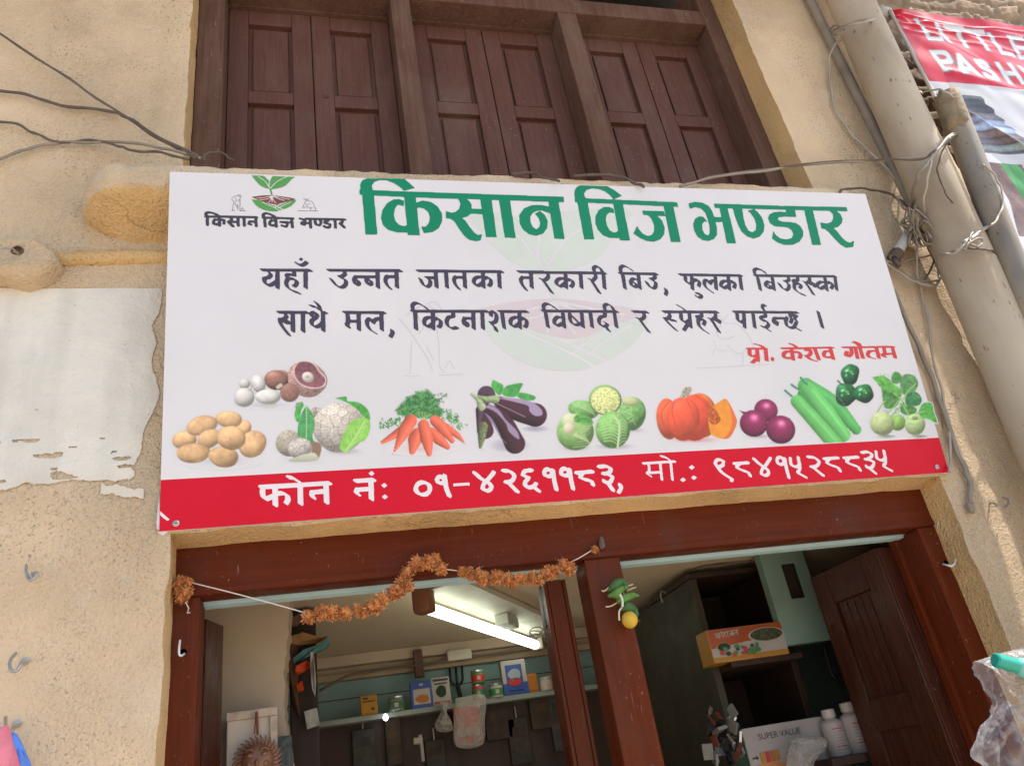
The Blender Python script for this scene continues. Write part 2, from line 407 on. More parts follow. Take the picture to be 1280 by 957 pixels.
# ---- projecting ledge under the window with its rounded end
def ledge():
    xl = -0.272; xr = 2.45; xs_end = xr
    lv = [(3.202, .002), (3.208, .012), (3.226, .060), (3.250, .115), (3.268, .152), (3.277, .168), (3.286, .175), (3.300, .178), (3.340, .178), (3.362, .172), (3.374, .152), (3.378, .0)]
    V = []; Q = []; npts = 260
    for k, (z, d) in enumerate(lv):
        d = max(d, .002); R = min(d, .15)
        # plan outline: from wall at left, round corner, along the front, to the right end
        path = []
        for q in range(14):
            a = math.pi/2*q/13; path.append((xl+.13-.13*math.cos(a)*(d/.176)**.6, WY+.01-d*math.sin(a)))
        for q in range(1, npts-27): path.append((xl+.13+(xr-xl-.26)*q/(npts-28), WY+.01-d))
        for q in range(14):
            a = math.pi/2*(1-q/13); path.append((xr-.13+.13*math.cos(a)*(d/.176)**.6, WY+.01-d*math.sin(a)))
        for q, (x, y) in enumerate(path):
            n1 = (fbm(np.array([x*7.0]), np.array([z*40.0]), 3)[0]-.47); n2 = (fbm(np.array([x*26.0]), np.array([z*60.0]), 14)[0]-.47); V.append((x, y+(n1*.016+n2*.012)*min(1, d/.1), z+(fbm(np.array([x*5.0]), np.array([k*1.7]), 8)[0]-.47)*.014+(fbm(np.array([x*30.0]), np.array([k*2.7]), 18)[0]-.47)*.008))
    for k in range(len(lv)-1):
        for q in range(npts-1): Q.append((k*npts+q, k*npts+q+1, (k+1)*npts+q+1, (k+1)*npts+q))
    o = np_mesh('window_ledge', V, Q, [m_wall, m_bounce_tint], building, smooth=True)
    o.data.polygons.foreach_set('material_index', [1 if k < 5 else 0 for k in range(len(lv)-1) for q in range(npts-1)]); o.data.set_sharp_from_angle(angle=math.radians(38)); return o  # underside faces get the orange plaster that imitates bounced light
ledge()
# plaster-covered duct and the broken corbel stone at the left
def lumpy(name, paths, parent, m_, n=12, jit=.12, flatten=.75, seed=1):
    b = MB()
    for P, R in paths:
        P = smooth_path(P, 8); R = np.interp(np.linspace(0, 1, len(P)), np.linspace(0, 1, len(R)), R); b.tube(P, R, n)
    rs = np.random.default_rng(seed); b.v = [(x+(rs.random()-.5)*.004, y+(rs.random()-.5)*.004, z+(rs.random()-.5)*.004) for x, y, z in b.v]
    return b.build(name, m_, parent, smooth=True)
d0, d1 = at(70, 325, WY), at(215, 321, WY)
lumpy('plaster_duct', [([(d0[0]-.02, WY+.004, d0[2]), ((d0[0]+d1[0])/2, WY+.002, (d0[2]+d1[2])/2+.002), (d1[0]+.06, WY+.004, d1[2])], [.026, .025, .026])], building, m_bounce_tint)
def corbel():
    c = at(18, 322, WY-.06); b = MB()
    pts = [(-.42,.058),(-.06,.062),(.05,.058),(.098,.028),(.112,-.004),(.10,-.032),(.066,-.062),(.03,-.078),(-.03,-.060),(-.12,-.064),(-.42,-.062)]
    k = len(pts); ys = [(WY+.01, 1.04), (WY-.052, 1.0), (WY-.068, .90)]
    for (y, s_) in ys: b.v += [(c[0]+(px if px < -.3 else px*s_), y+(0.012*math.sin(i*2.1) if y < WY-.03 else 0), c[2]+pz*s_) for i, (px, pz) in enumerate(pts)]
    for r in range(2):
        for i in range(k): b.f.append((r*k+i, r*k+(i+1) % k, (r+1)*k+(i+1) % k, (r+1)*k+i)); b.mi.append(0)
    b.f.append(tuple(range(2*k, 3*k))); b.mi.append(0)
    o = b.build('corbel_stone', m_wall, building)
    mod = o.modifiers.new('bev', 'BEVEL'); mod.width = .012; mod.segments = 2; mod.limit_method = 'ANGLE'
    h = at(21, 312, WY-.075); hb = MB(); hb.lathe([(.016, -.002), (.016, .003), (.0115, .006), (.0105, -.004)], (h[0], WY-.070, h[2]), 16, 'y'); hb.build('socket_hole', mat('rust_hole', (.10, .06, .03), var=.3), building)
corbel()

# ---- shuttered window
m_shut = wood('shutter_brown_paint', (.100, .044, .034), (.130, .060, .046), (.19, .125, .105), .46, .16, dust_a=.55)
m_wfr = wood('dusty_dark_frame_wood', (.100, .052, .038), (.142, .080, .060), (.22, .150, .115), .7, .08, grain=(20, 20, 1.2), dust_t=(.48, .74), dust_a=.5, scratch=.8, bump=.5)
WF = 0.14
win = MB()
ztop = 4.66
win.box((0.0, WF, 3.36), (.098, WF+.16, 5.28), .006); win.box((2.285, WF, 3.36), (2.37, WF+.16, 5.28), .006)
win.box((.768, WF, 3.36), (.853, WF+.155, ztop), .006); win.box((1.530, WF, 3.36), (1.622, WF+.155, ztop), .006)
win.box((.099, WF-.002, ztop+.002), (2.284, WF+.15, ztop+.10), .006)
win.box((.099, WF+.10, ztop-.008), (.767, WF+.16, ztop+.001)); win.box((.854, WF+.10, ztop-.008), (1.529, WF+.16, ztop+.001)); win.box((1.623, WF+.10, ztop-.008), (2.284, WF+.16, ztop+.001))
for x in (.768, 1.53): win.box((x+.01, WF+.02, ztop+.103), (x+.07, WF+.10, 5.28), .004)
window = win.build('window', m_wfr, building)
SY = 0.255
zm = at(538, 133, SY)[2]
def leaf(x0, x1, knob):
    z0, z1 = 3.365, ztop-.011; sw = .078; b = MB(); mr = .068
    b.box((x0, SY, z0), (x0+sw, SY+.034, z1), .004); b.box((x1-sw, SY, z0), (x1, SY+.034, z1), .004)
    b.box((x0+sw+.0008, SY+.001, z1-.085), (x1-sw-.0008, SY+.033, z1-.001), .003); b.box((x0+sw+.0008, SY+.001, zm-mr/2), (x1-sw-.0008, SY+.033, zm+mr/2), .003); b.box((x0+sw+.0008, SY+.001, z0), (x1-sw-.0008, SY+.033, z0+.09), .003)
    for za, zb in ((z0+.09, zm-mr/2), (zm+mr/2, z1-.085)):
        b.box((x0+sw-.004, SY+.024, za-.004), (x1-sw+.004, SY+.030, zb+.004))
        b.box((x0+sw+.016, SY+.013, za+.016), (x1-sw-.016, SY+.0245, zb-.016), .008)
    return b.build('shutter', m_shut, window)
for x0, x1 in ((.10, .766), (.855, 1.528), (1.624, 2.283)):
    mid = (x0+x1)/2; leaf(x0, mid-.002, 0); leaf(mid+.002, x1, 1)
k = at(408, 120, SY-.005); kb = MB(); kb.lathe([(.009, 0), (.009, .004), (.005, .009), (.001, .010)], (k[0], SY, k[2]), 12, 'y'); kb.build('knob', m_shut, window)
ub = MB(); ub.box((-.1, .62, 3.2), (2.5, .66, 5.4)); ub.box((-.1, .3, 5.31), (2.5, .62, 5.35)); ub.build('upper_room', mat('dark_room', (.02, .017, .015)), building)
# unseen eave, added above the view to keep the sun off the facade
ev = MB(); ev.box((-2.6, -1.15, 5.72), (4.12, .5, 5.86), .01); ev.build('shade_eave', mat('shade_eave_wood', (.22, .15, .10), var=.2), building)

# ---- door frame
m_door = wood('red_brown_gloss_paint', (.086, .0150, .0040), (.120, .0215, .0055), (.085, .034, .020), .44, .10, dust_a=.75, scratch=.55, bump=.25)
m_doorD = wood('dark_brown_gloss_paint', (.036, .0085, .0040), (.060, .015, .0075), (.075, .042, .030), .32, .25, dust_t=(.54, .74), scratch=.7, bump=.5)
FY = 0.12
ZL0, ZL1 = 2.126, 2.262
jx0, jx1 = at(249, 780, FY)[0], at(1150, 668, FY)[0]
df = MB()
df.box((.004, FY, .02), (jx0, FY+.10, ZL0), .004); df.box((jx1, FY, .02), (2.435, FY+.10, ZL0), .004)
px0, px1 = at(737, 735, FY)[0], at(778, 712, FY)[0]
df.box((px0, FY+.001, .02), (px1, FY+.10, ZL0), .004)
df.box((jx1-.018, FY+.101, .02), (jx1+.10, FY+.135, ZL0-.004), .003)
dframe = df.build('door_frame', m_door, building)
m_lint = wood('red_brown_lintel_paint', (.088, .0155, .0042), (.116, .021, .0055), (.085, .034, .020), .44, .10, grain=(1.2, 20, 20), dust_a=.75, scratch=.5, bump=.2)
dl = MB(); dl.box((.002, FY-.004, ZL0+.001), (2.44, FY+.07, ZL1), .006); dl.box((.004, FY-.0065, ZL0+.004), (2.438, FY-.0045, ZL0+.020), .001); dl.build('door_lintel', m_lint, building)
# ---- room behind
m_teal = mat('teal_wall_paint', (0.21, 0.31, 0.30), rough=0.8, var=0.14, vs=3, bump=.1, bs=20)
m_cream = mat('cream_wall_paint', (0.42, 0.33, 0.24), rough=0.85, var=0.08, vs=3, bump=.12, bs=25)
m_brn = mat('dark_wood', (0.034, 0.016, 0.009), rough=.6, var=.3, vs=4, stretch=(1, 1, .4))
rm = MB()
rm.box((-.30, 2.0, 0), (3.1, 2.1, 2.40)); rm.build('back_wall', m_teal, building)
rm = MB(); rm.box((-.40, .30, 0), (-.30, 2.1, 2.40)); rm.build('side_wall', m_cream, building)
rm = MB(); rm.box((3.1, .30, 0), (3.2, 2.1, 2.40)); rm.build('side_wall', m_teal, building)
rm = MB(); rm.box((-.30, .233, 2.268), (3.1, 2.0, 2.30)); rm.build('ceiling', mat('ceiling_cream', (0.54, 0.43, 0.29), rough=.9, var=.07, vs=2), building)
rm = MB(); rm.box((-.3, .33, 0.0), (3.1, 2.0, .05)); rm.build('room_floor', mat('floor_cement', (.12, .10, .08), var=.2), building)
rm = MB(); rm.box((-.30, .195, 2.118), (3.1, .232, 2.45)); rm.build('inner_beam', mat('pale_blue_paint', (0.42, 0.60, 0.64), rough=.8, var=.08), building)
# jamb-side infill of wall thickness
for x0_, x1_ in ((-.3, .02), (2.42, 3.1)): rm = MB(); rm.box((x0_, .235, 0), (x1_, .33, 2.26)); rm.build('wall_core', m_brn, building)
# cornice ledges along the top of the back wall
def zat(u, v, Y): return at(u, v, Y)[2]
rm = MB(); rm.box((-.3, 1.93, 2.215), (3.1, 1.999, 2.267), .006); rm.build('cornice', m_cream, building)
rm = MB(); rm.box((-.3, 1.955, 2.155), (3.1, 1.998, 2.188), .008); rm.box((-.3, 1.975, 2.189), (3.1, 1.997, 2.214)); rm.build('cornice', mat('cornice_cream', (.34, .25, .16), var=.1), building)
rm = MB(); rm.box((-.3, 1.9985, 2.075), (3.1, 2.0, 2.079)); rm.build('wall_groove', m_brn, building)
# left pier of crumbling cream plaster
def pier():
    Y = .55; xr0 = at(359, 757, Y)[0]; xr1 = at(356, 900, Y)[0]; zs = np.linspace(.05, 2.267, 120); b = MB()
    rng = np.random.default_rng(3); x = xr0; L = []
    for z in zs: L.append((xr0+(rng.random()-.5)*.010+.012*math.sin(z*9)+(0.02*max(0, (1.86-z)) if z < 1.86 else 0), z))
    b.v = []; n_ = len(L)
    for (xx, z) in L: b.v += [(-.29, Y, z), (xx, Y, z), (xx+.006, Y+.10, z)]
    for i in range(n_-1): b.f += [(3*i, 3*i+1, 3*i+4, 3*i+3), (3*i+1, 3*i+2, 3*i+5, 3*i+4)]; b.mi += [0, 0]
    b.build('inner_pier', m_cream, building)
pier()
# door leaves
def slab(p, q, zb, zt, th, m_, name, parent, planks=None):
    """upright leaf between plan points p and q"""
    p = Vector((p[0], p[1], 0)); q = Vector((q[0], q[1], 0)); d = (q-p); L = d.length; d.normalize(); n_ = Vector((-d.y, d.x, 0))
    M = Matrix(((d.x, n_.x, 0, p.x), (d.y, n_.y, 0, p.y), (0, 0, 1, 0), (0, 0, 0, 1))); b = MB()
    b.box((0, 0, zb), (L, th, zt), .003, M)
    if planks:
        sw = .085
        for (a0, a1, z0, z1) in ((0, sw, zb, zt), (L-sw, L, zb, zt), (sw+.001, L-sw-.001, zt-.12, zt), (sw+.001, L-sw-.001, zt-.55, zt-.45), (sw+.001, L-sw-.001, zb, zb+.2)):
            for s0, s1 in ((-.012, -.0015), (th+.0015, th+.012)): b.box((a0, s0, z0+.001), (a1, s1, z1-.001), .003, M)
        for k_ in range(1, planks): 
            xx = sw+(L-2*sw)*k_/planks
            for s0, s1 in ((-.003, -.001), (th+.001, th+.003)): b.box((xx-.012, s0, zt-.44), (xx+.012, s1, zt-.125), .0005, M)
    return b.build(name, m_, parent)
hx = px0-.055
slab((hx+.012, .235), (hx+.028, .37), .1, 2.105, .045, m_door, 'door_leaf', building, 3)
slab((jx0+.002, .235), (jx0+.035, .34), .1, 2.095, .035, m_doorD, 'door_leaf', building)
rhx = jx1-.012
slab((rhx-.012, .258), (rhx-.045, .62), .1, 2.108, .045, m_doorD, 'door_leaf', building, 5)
# neighbour's rubble wall
def rubble():
    xs = np.arange(3.02, 5.4, .016); zs = np.arange(.0, 6.2, .016); X, Z = np.meshgrid(xs, zs)
    wx = X+(fbm(X*5, Z*5, 71)-.47)*.26; wz = Z+(fbm(X*5, Z*5, 72)-.47)*.17
    rh = .105; row = np.floor(wz/rh); bw = .23; bx = wx/bw+row*.5+(vnoise(row, row*0, 4))*.8; d1 = np.abs(bx-np.floor(bx)-.5); d2 = np.abs(wz/rh-row-.5)
    m_ = np.minimum((.5-d1)*bw, (.5-d2)*rh); stone = np.clip(m_/.016, 0, 1)
    idn = vnoise(np.floor(bx)*3.1+.5, row*7.7+.5, 5)
    Yv = .30-stone**.6*.035-idn*.025+(fbm(X*30, Z*30, 8)-.47)*.022
    c = np.stack([.24+.13*idn, .185+.09*idn, .14+.065*idn], -1)*(0.75+.5*fbm(X*24, Z*24, 6))[..., None]; c = np.where((stone < .5)[..., None], np.array([.30, .25, .19])*(0.8+.4*fbm(X*30, Z*30, 16))[..., None], c)
    nz_, nx_ = X.shape; jj, ii = np.meshgrid(np.arange(nz_-1), np.arange(nx_-1), indexing='ij'); a = (jj*nx_+ii).ravel(); Q = np.stack([a, a+1, a+nx_+1, a+nx_], -1)
    o = np_mesh('rubble_wall', np.stack([X, Yv, Z], -1).reshape(-1, 3), Q, vmat('rubble_stone', .95, .1, .35, 120), None, c.reshape(-1, 3), True)
    tag(o, 'rough brown rubble stone wall of the neighbouring house behind the pipes and banner', 'wall')
rubble()
# ================================================================== the shop sign
SW, SH, STILT = 2.4, 1.0583, 0.1633
ZS = 2.26695
_src = np.array([(211, 215.5), (1081, 241.5), (1184.5, 590), (200, 664.5)], float)
_dst = np.array([(0, SH), (SW, SH), (SW, 0), (0, 0)], float)
_A = []
for (x, y), (X, Y) in zip(_src, _dst):
    _A.append([x, y, 1, 0, 0, 0, -X*x, -X*y]); _A.append([0, 0, 0, x, y, 1, -Y*x, -Y*y])
_h = np.append(np.linalg.solve(np.array(_A), _dst.ravel()), 1).reshape(3, 3)
def sg(p):
    """photo pixel -> (x, z) on the face of the sign"""
    p = np.asarray(p, float); q = np.concatenate([p, np.ones(p.shape[:-1]+(1,))], -1) @ _h.T
    return q[..., :2]/q[..., 2:]
class Crop:
    def __init__(s, u, v, k): s.u, s.v, s.k = u, v, k
    def px(s, p): return np.asarray(p, float)/s.k+np.array([s.u, s.v])
    def __call__(s, p): return sg(s.px(p))

class Ink:
    """a mask on the face of the sign, turned into one flat mesh"""
    def __init__(s, x0, z0, x1, z1, h=0.0011):
        s.h = h; s.x0, s.z0 = x0, z0; s.nx = int((x1-x0)/h)+2; s.nz = int((z1-z0)/h)+2
        s.m = np.zeros((s.nz, s.nx), np.float32)
    def _win(s, a, b):
        i0 = max(0, int((a[0]-s.x0)/s.h)-2); i1 = min(s.nx, int((b[0]-s.x0)/s.h)+3)
        j0 = max(0, int((a[1]-s.z0)/s.h)-2); j1 = min(s.nz, int((b[1]-s.z0)/s.h)+3)
        if i1 <= i0 or j1 <= j0: return None
        X, Z = np.meshgrid(s.x0+np.arange(i0, i1)*s.h, s.z0+np.arange(j0, j1)*s.h)
        return (slice(j0, j1), slice(i0, i1)), X, Z
    def poly(s, P, val=1.0):
        P = np.asarray(P, float); w = s._win(P.min(0), P.max(0))
        if w is None: return
        sl_, X, Z = w; ins = np.zeros(X.shape, bool)
        for i in range(len(P)):
            (xa, za), (xb, zb) = P[i], P[i-1]
            if za == zb: continue
            c = (za > Z) != (zb > Z)
            ins ^= c & (X < (xb-xa)*(Z-za)/(zb-za)+xa)
        s.m[sl_] = np.where(ins, val, s.m[sl_])
    def nib(s, P, vec, th, curve=True, val=1.0):
        """broad-nib stroke: a flat pen of direction/length vec and thickness th"""
        P = np.asarray(P, float)
        if len(P) == 1: P = np.vstack([P, P+1e-5])
        P = smooth_path(P, 10) if curve and len(P) > 2 else P
        vec = np.asarray(vec, float); L = np.hypot(*vec); d = vec/L; n = np.array([-d[1], d[0]])
        out = [P[0]]
        for a, b in zip(P[:-1], P[1:]):
            k = max(1, int(np.hypot(*(b-a))/(s.h*0.7)))
            for q in range(1, k+1): out.append(a+(b-a)*q/k)
        R = L/2+th
        for c in out:
            w = s._win(c-R, c+R)
            if w is None: continue
            sl_, X, Z = w; a = (X-c[0])*d[0]+(Z-c[1])*d[1]; b = (X-c[0])*n[0]+(Z-c[1])*n[1]
            ins = (np.abs(a) <= L/2) & (np.abs(b) <= th/2)
            s.m[sl_] = np.where(ins, val, s.m[sl_])
    def build(s, name, m, parent, y, blur=1):
        f = s.m.copy()
        for _ in range(blur):
            g = f.copy(); g[1:-1] = (f[:-2]+2*f[1:-1]+f[2:])/4; f = g.copy(); f[:, 1:-1] = (g[:, :-2]+2*g[:, 1:-1]+g[:, 2:])/4
        f[0] = f[-1] = 0; f[:, 0] = f[:, -1] = 0
        a = f > 0.5; V = []; F = []
        full = a[:-1, :-1] & a[1:, :-1] & a[:-1, 1:] & a[1:, 1:]
        anyc = a[:-1, :-1] | a[1:, :-1] | a[:-1, 1:] | a[1:, 1:]
        X = lambda i: s.x0+i*s.h
        Z = lambda j: s.z0+j*s.h
        for j in range(full.shape[0]):
            r = np.flatnonzero(np.diff(np.concatenate([[0], full[j].astype(int), [0]])))
            for i0, i1 in zip(r[::2], r[1::2]):
                o = len(V); V += [(X(i0), y, Z(j)), (X(i1), y, Z(j)), (X(i1), y, Z(j+1)), (X(i0), y, Z(j+1))]; F.append((o, o+1, o+2, o+3))
        jj, ii = np.nonzero(anyc & ~full)
        for j, i in zip(jj.tolist(), ii.tolist()):
            c = [(i, j), (i+1, j), (i+1, j+1), (i, j+1)]; v = [float(f[q[1], q[0]]) for q in c]; pts = []
            for k in range(4):
                k2 = (k+1) % 4
                if v[k] > 0.5: pts.append(c[k])
                if (v[k] > 0.5) != (v[k2] > 0.5):
                    t = (0.5-v[k])/(v[k2]-v[k]); pts.append((c[k][0]+(c[k2][0]-c[k][0])*t, c[k][1]+(c[k2][1]-c[k][1])*t))
            if len(pts) >= 3:
                o = len(V); V += [(X(p[0]), y, Z(p[1])) for p in pts]; F.append(tuple(range(o, o+len(pts))))
        me = bpy.data.meshes.new(name); me.from_pydata(V, [], F); me.materials.append(m); me.update()
        return link(bpy.data.objects.new(name, me), parent)

sign = empty('sign_board', (0, 0, ZS), (STILT, 0, 0))
tag(sign, 'large white shop sign with green title and vegetable pictures above the door', 'sign')
PRINTW = np.array([0.660, 0.645, 0.672])
m_white = mat('white_print_vinyl', PRINTW, rough=0.40, var=0.022, vs=3.5, spec=0.3, bump=.45, bs=2.2, col2=PRINTW*.92, c2s=2.2, c2t=(.5, .8))
m_red = pmat('red_print', (212, 10, 44), spec=.2); m_green = pmat('green_print', (22, 136, 100), spec=.2); m_dark = pmat('dark_violet_print', (70, 62, 82))
m_name = pmat('scarlet_print', (214, 62, 62)); m_lw = pmat('white_lettering', (236, 228, 234))
# panel: flex stretched over a frame, slightly uneven
nx, nz = 60, 28
gx, gz = np.meshgrid(np.linspace(0, SW, nx), np.linspace(0, SH, nz))
_pv = np.stack([gx, np.zeros_like(gx), gz], -1).reshape(-1, 3); _pq = []
for j in range(nz-1):
    for i in range(nx-1): _pq.append((j*nx+i, j*nx+i+1, (j+1)*nx+i+1, (j+1)*nx+i))
panel = np_mesh('panel', _pv, _pq, m_white, sign)
b = MB(); e = 0.0
b.box((0.0, 0.002, 0.0), (SW, 0.028, 0.026)); b.box((0.0, 0.002, SH-0.026), (SW, 0.028, SH)); b.box((0.0, 0.002, 0.027), (0.026, 0.028, SH-0.027)); b.box((SW-0.026, 0.002, 0.027), (SW, 0.028, SH-0.027))
b.box((0.6, 0.006, 0.027), (0.63, 0.028, SH-0.027)); b.box((1.6, 0.006, 0.027), (1.63, 0.028, SH-0.027))
b.build('back_frame', mat('frame_white', (0.7, 0.68, 0.66), var=0.08), sign)
_cl = MB(); _cl.add([(0, 0.0285, 0), (SW, 0.0285, 0), (SW, 0.0285, SH), (0, 0.0285, SH)], [(0, 3, 2, 1)]); _cl.build('back_sheet', m_white, sign)
# red band
b = MB(); r0 = sg((201, 600.5))[1]; r1 = sg((1175.5, 546.5))[1]
b.add([(0, -0.0003, 0), (SW, -0.0003, 0), (SW, -0.0003, r1), (0, -0.0003, r0)], [(0, 1, 2, 3)]); b.build('red_band', m_red, sign)
# small torn white fold at the bottom-left corner and crease
P = lambda u, v: tuple(sg((u, v)))
def flat(name, polys, m, y):
    b = MB()
    for pl in polys:
        q = [P(*p) for p in pl]; b.add([(x, y, z) for x, z in q], [tuple(range(len(q)))])
    return b.build(name, m, sign)
b = MB(); q = [P(199.5, 615), P(200.2, 663), P(197, 661), P(196, 655), P(198, 632)]
b.add([(x, 0.004, z) for x, z in q]+[(x, 0.02, z) for x, z in q], [(0, 1, 2, 3, 4), (0, 4, 9, 5), (4, 3, 8, 9), (3, 2, 7, 8), (2, 1, 6, 7)])
q = [P(197, 664.6), P(211, 663.6), P(204, 669)]; b.add([(x, 0.003, z) for x, z in q]+[(x, 0.014, z-0.003) for x, z in q], [(0, 2, 1), (0, 3, 5, 2), (2, 5, 4, 1)])
b.build('torn_corner', m_white, sign)
Ik = Ink(0, 0, 0.2, 0.2); Ik.nib([P(200.5, 641), P(206, 646), P(211, 650)], (0.006, 0.003), 0.003); Ik.build('crease', m_lw, sign, -0.0006)
m_screw = mat('screw_steel', (0.45, 0.43, 0.42), rough=0.35, metal=0.8)
for (u, v) in ((221, 654.5), (1169, 583.5)):
    x, z = P(u, v); b = MB()
    b.lathe([(0.0085, 0.0), (0.0085, 0.002), (0.005, 0.0045), (0.0015, 0.0045)], (x, -0.001, z), 12, 'y')
    b.cur = 1; b.box((x-0.005, -0.0068, z-0.001), (x+0.005, -0.0056, z+0.001))
    b.build('screw', [m_screw, m_dark], sign, smooth=False)

# ---- title
T1, T2, T3 = Crop(440, 210, 4.5714), Crop(700, 210, 7.1111), Crop(850, 220, 5.5652)
title = Ink(*P(446, 312)[:1], 0.80, 2.30, 1.075)
for C_, polys in ((T1, [
  [(34,127),(300,136),(1202,165),(1204,196),(330,170),(37,156)],
  [(50,150),(118,155),(138,383),(70,383)],
  [(40,132),(39,98),(50,74),(75,62),(180,62),(292,64),(352,116),(290,133),(262,108),(230,88),(190,73),(150,71),(120,82),(106,103),(112,135)],
  [(290,190),(262,180),(230,182),(192,204),(166,245),(158,290),(170,330),(200,357),(250,371),(310,372),(310,330),(288,335),(262,328),(240,305),(232,270),(238,235),(250,216),(262,212),(288,223)],
  [(288,150),(355,152),(380,388),(312,386)],
  [(356,202),(395,188),(440,195),(480,220),(507,262),(508,305),(490,345),(455,368),(410,375),(402,372),(387,338),(415,338),(432,315),(438,285),(428,255),(405,235),(375,228),(362,233)],
  [(580,168),(600,180),(612,205),(605,235),(585,253),(560,258),(528,248),(530,290),(555,292),(578,308),(605,350),(632,388),(660,412),(700,421),(728,415),(736,380),(712,385),(690,370),(662,335),(640,302),(620,288),(650,280),(672,263),(752,267),(748,236),(675,234),(676,212),(664,192),(645,176),(640,165)],
  [(725,178),(790,182),(820,398),(757,396)], [(832,183),(895,185),(928,402),(865,400)],
  [(1125,222),(1075,212),(1020,213),(975,232),(948,270),(950,318),(970,355),(1005,381),(1045,389),(1085,376),(1108,345),(1111,305),(1095,270),(1068,246),(1037,262),(1058,285),(1068,315),(1062,340),(1045,352),(1025,338),(1012,308),(1012,278),(1025,258),(1050,246),(1075,243),(1128,262)],
  [(1112,180),(1172,186),(1208,408),(1148,405)]]),
 (T2, [
  [(118,265),(540,283),(1030,303),(1041,345),(540,322),(122,305)], [(140,295),(235,300),(293,637),(203,637)],
  [(127,278),(115,240),(119,198),(138,168),(165,155),(410,162),(470,195),(540,247),(465,279),(430,240),(390,208),(330,186),(270,182),(225,195),(203,225),(206,255),(228,278)],
  [(465,365),(430,347),(378,347),(332,375),(303,430),(302,490),(325,550),(370,600),(430,623),(522,622),(508,555),(490,570),(465,575),(430,555),(405,510),(395,455),(405,415),(430,396),(470,402)],
  [(460,305),(545,310),(612,645),(520,643)],
  [(718,378),(912,383),(925,428),(855,425),(895,465),(920,530),(915,590),(880,635),(820,656),(760,649),(700,623),(641,583),(675,512),(690,545),(725,585),(770,605),(805,596),(825,562),(826,510),(806,460),(780,425),(758,416),(730,416)],
  [(905,315),(992,320),(1062,658),(975,656)]]),
 (T3, [
  [(227,190),(700,205),(1162,213),(1170,243),(700,232),(236,222)],
  [(50,190),(95,178),(148,184),(190,206),(215,240),(232,290),(248,355),(250,408),(228,438),(190,452),(150,446),(112,420),(90,380),(83,335),(95,298),(125,279),(155,283),(182,318),(160,316),(146,335),(148,372),(163,402),(187,413),(198,398),(197,350),(185,300),(168,255),(138,225),(98,215),(60,228)],
  [(222,283),(290,285),(296,318),(230,320)], [(265,210),(322,214),(382,467),(318,467)],
  [(358,218),(372,270),(395,335),(420,385),(460,420),(505,435),(548,420),(575,385),(580,340),(565,290),(535,250),(508,228),(462,240),(485,258),(510,295),(523,335),(520,372),(498,390),(470,380),(448,342),(435,295),(425,220)],
  [(735,220),(728,250),(690,245),(645,250),(615,266),(605,290),(618,325),(650,348),(700,352),(740,355),(770,375),(782,405),(770,430),(735,440),(690,432),(660,410),(641,380),(633,434),(670,460),(720,478),(775,478),(825,455),(850,415),(850,380),(830,345),(800,325),(760,318),(700,315),(672,300),(680,285),(728,280),(802,283),(792,222)],
  [(855,222),(915,224),(975,477),(913,477)],
  [(1000,228),(1035,240),(1058,262),(1060,295),(1045,318),(1015,328),(968,320),(978,362),(1005,368),(1030,390),(1070,435),(1110,475),(1150,498),(1200,490),(1205,447),(1175,462),(1150,452),(1120,425),(1085,380),(1062,360),(1095,350),(1120,325),(1125,295),(1110,262),(1080,238),(1060,226)]])):
    for pl in polys: title.poly(C_(pl))
title.build('title_lettering', m_green, sign, -0.0008, blur=2)

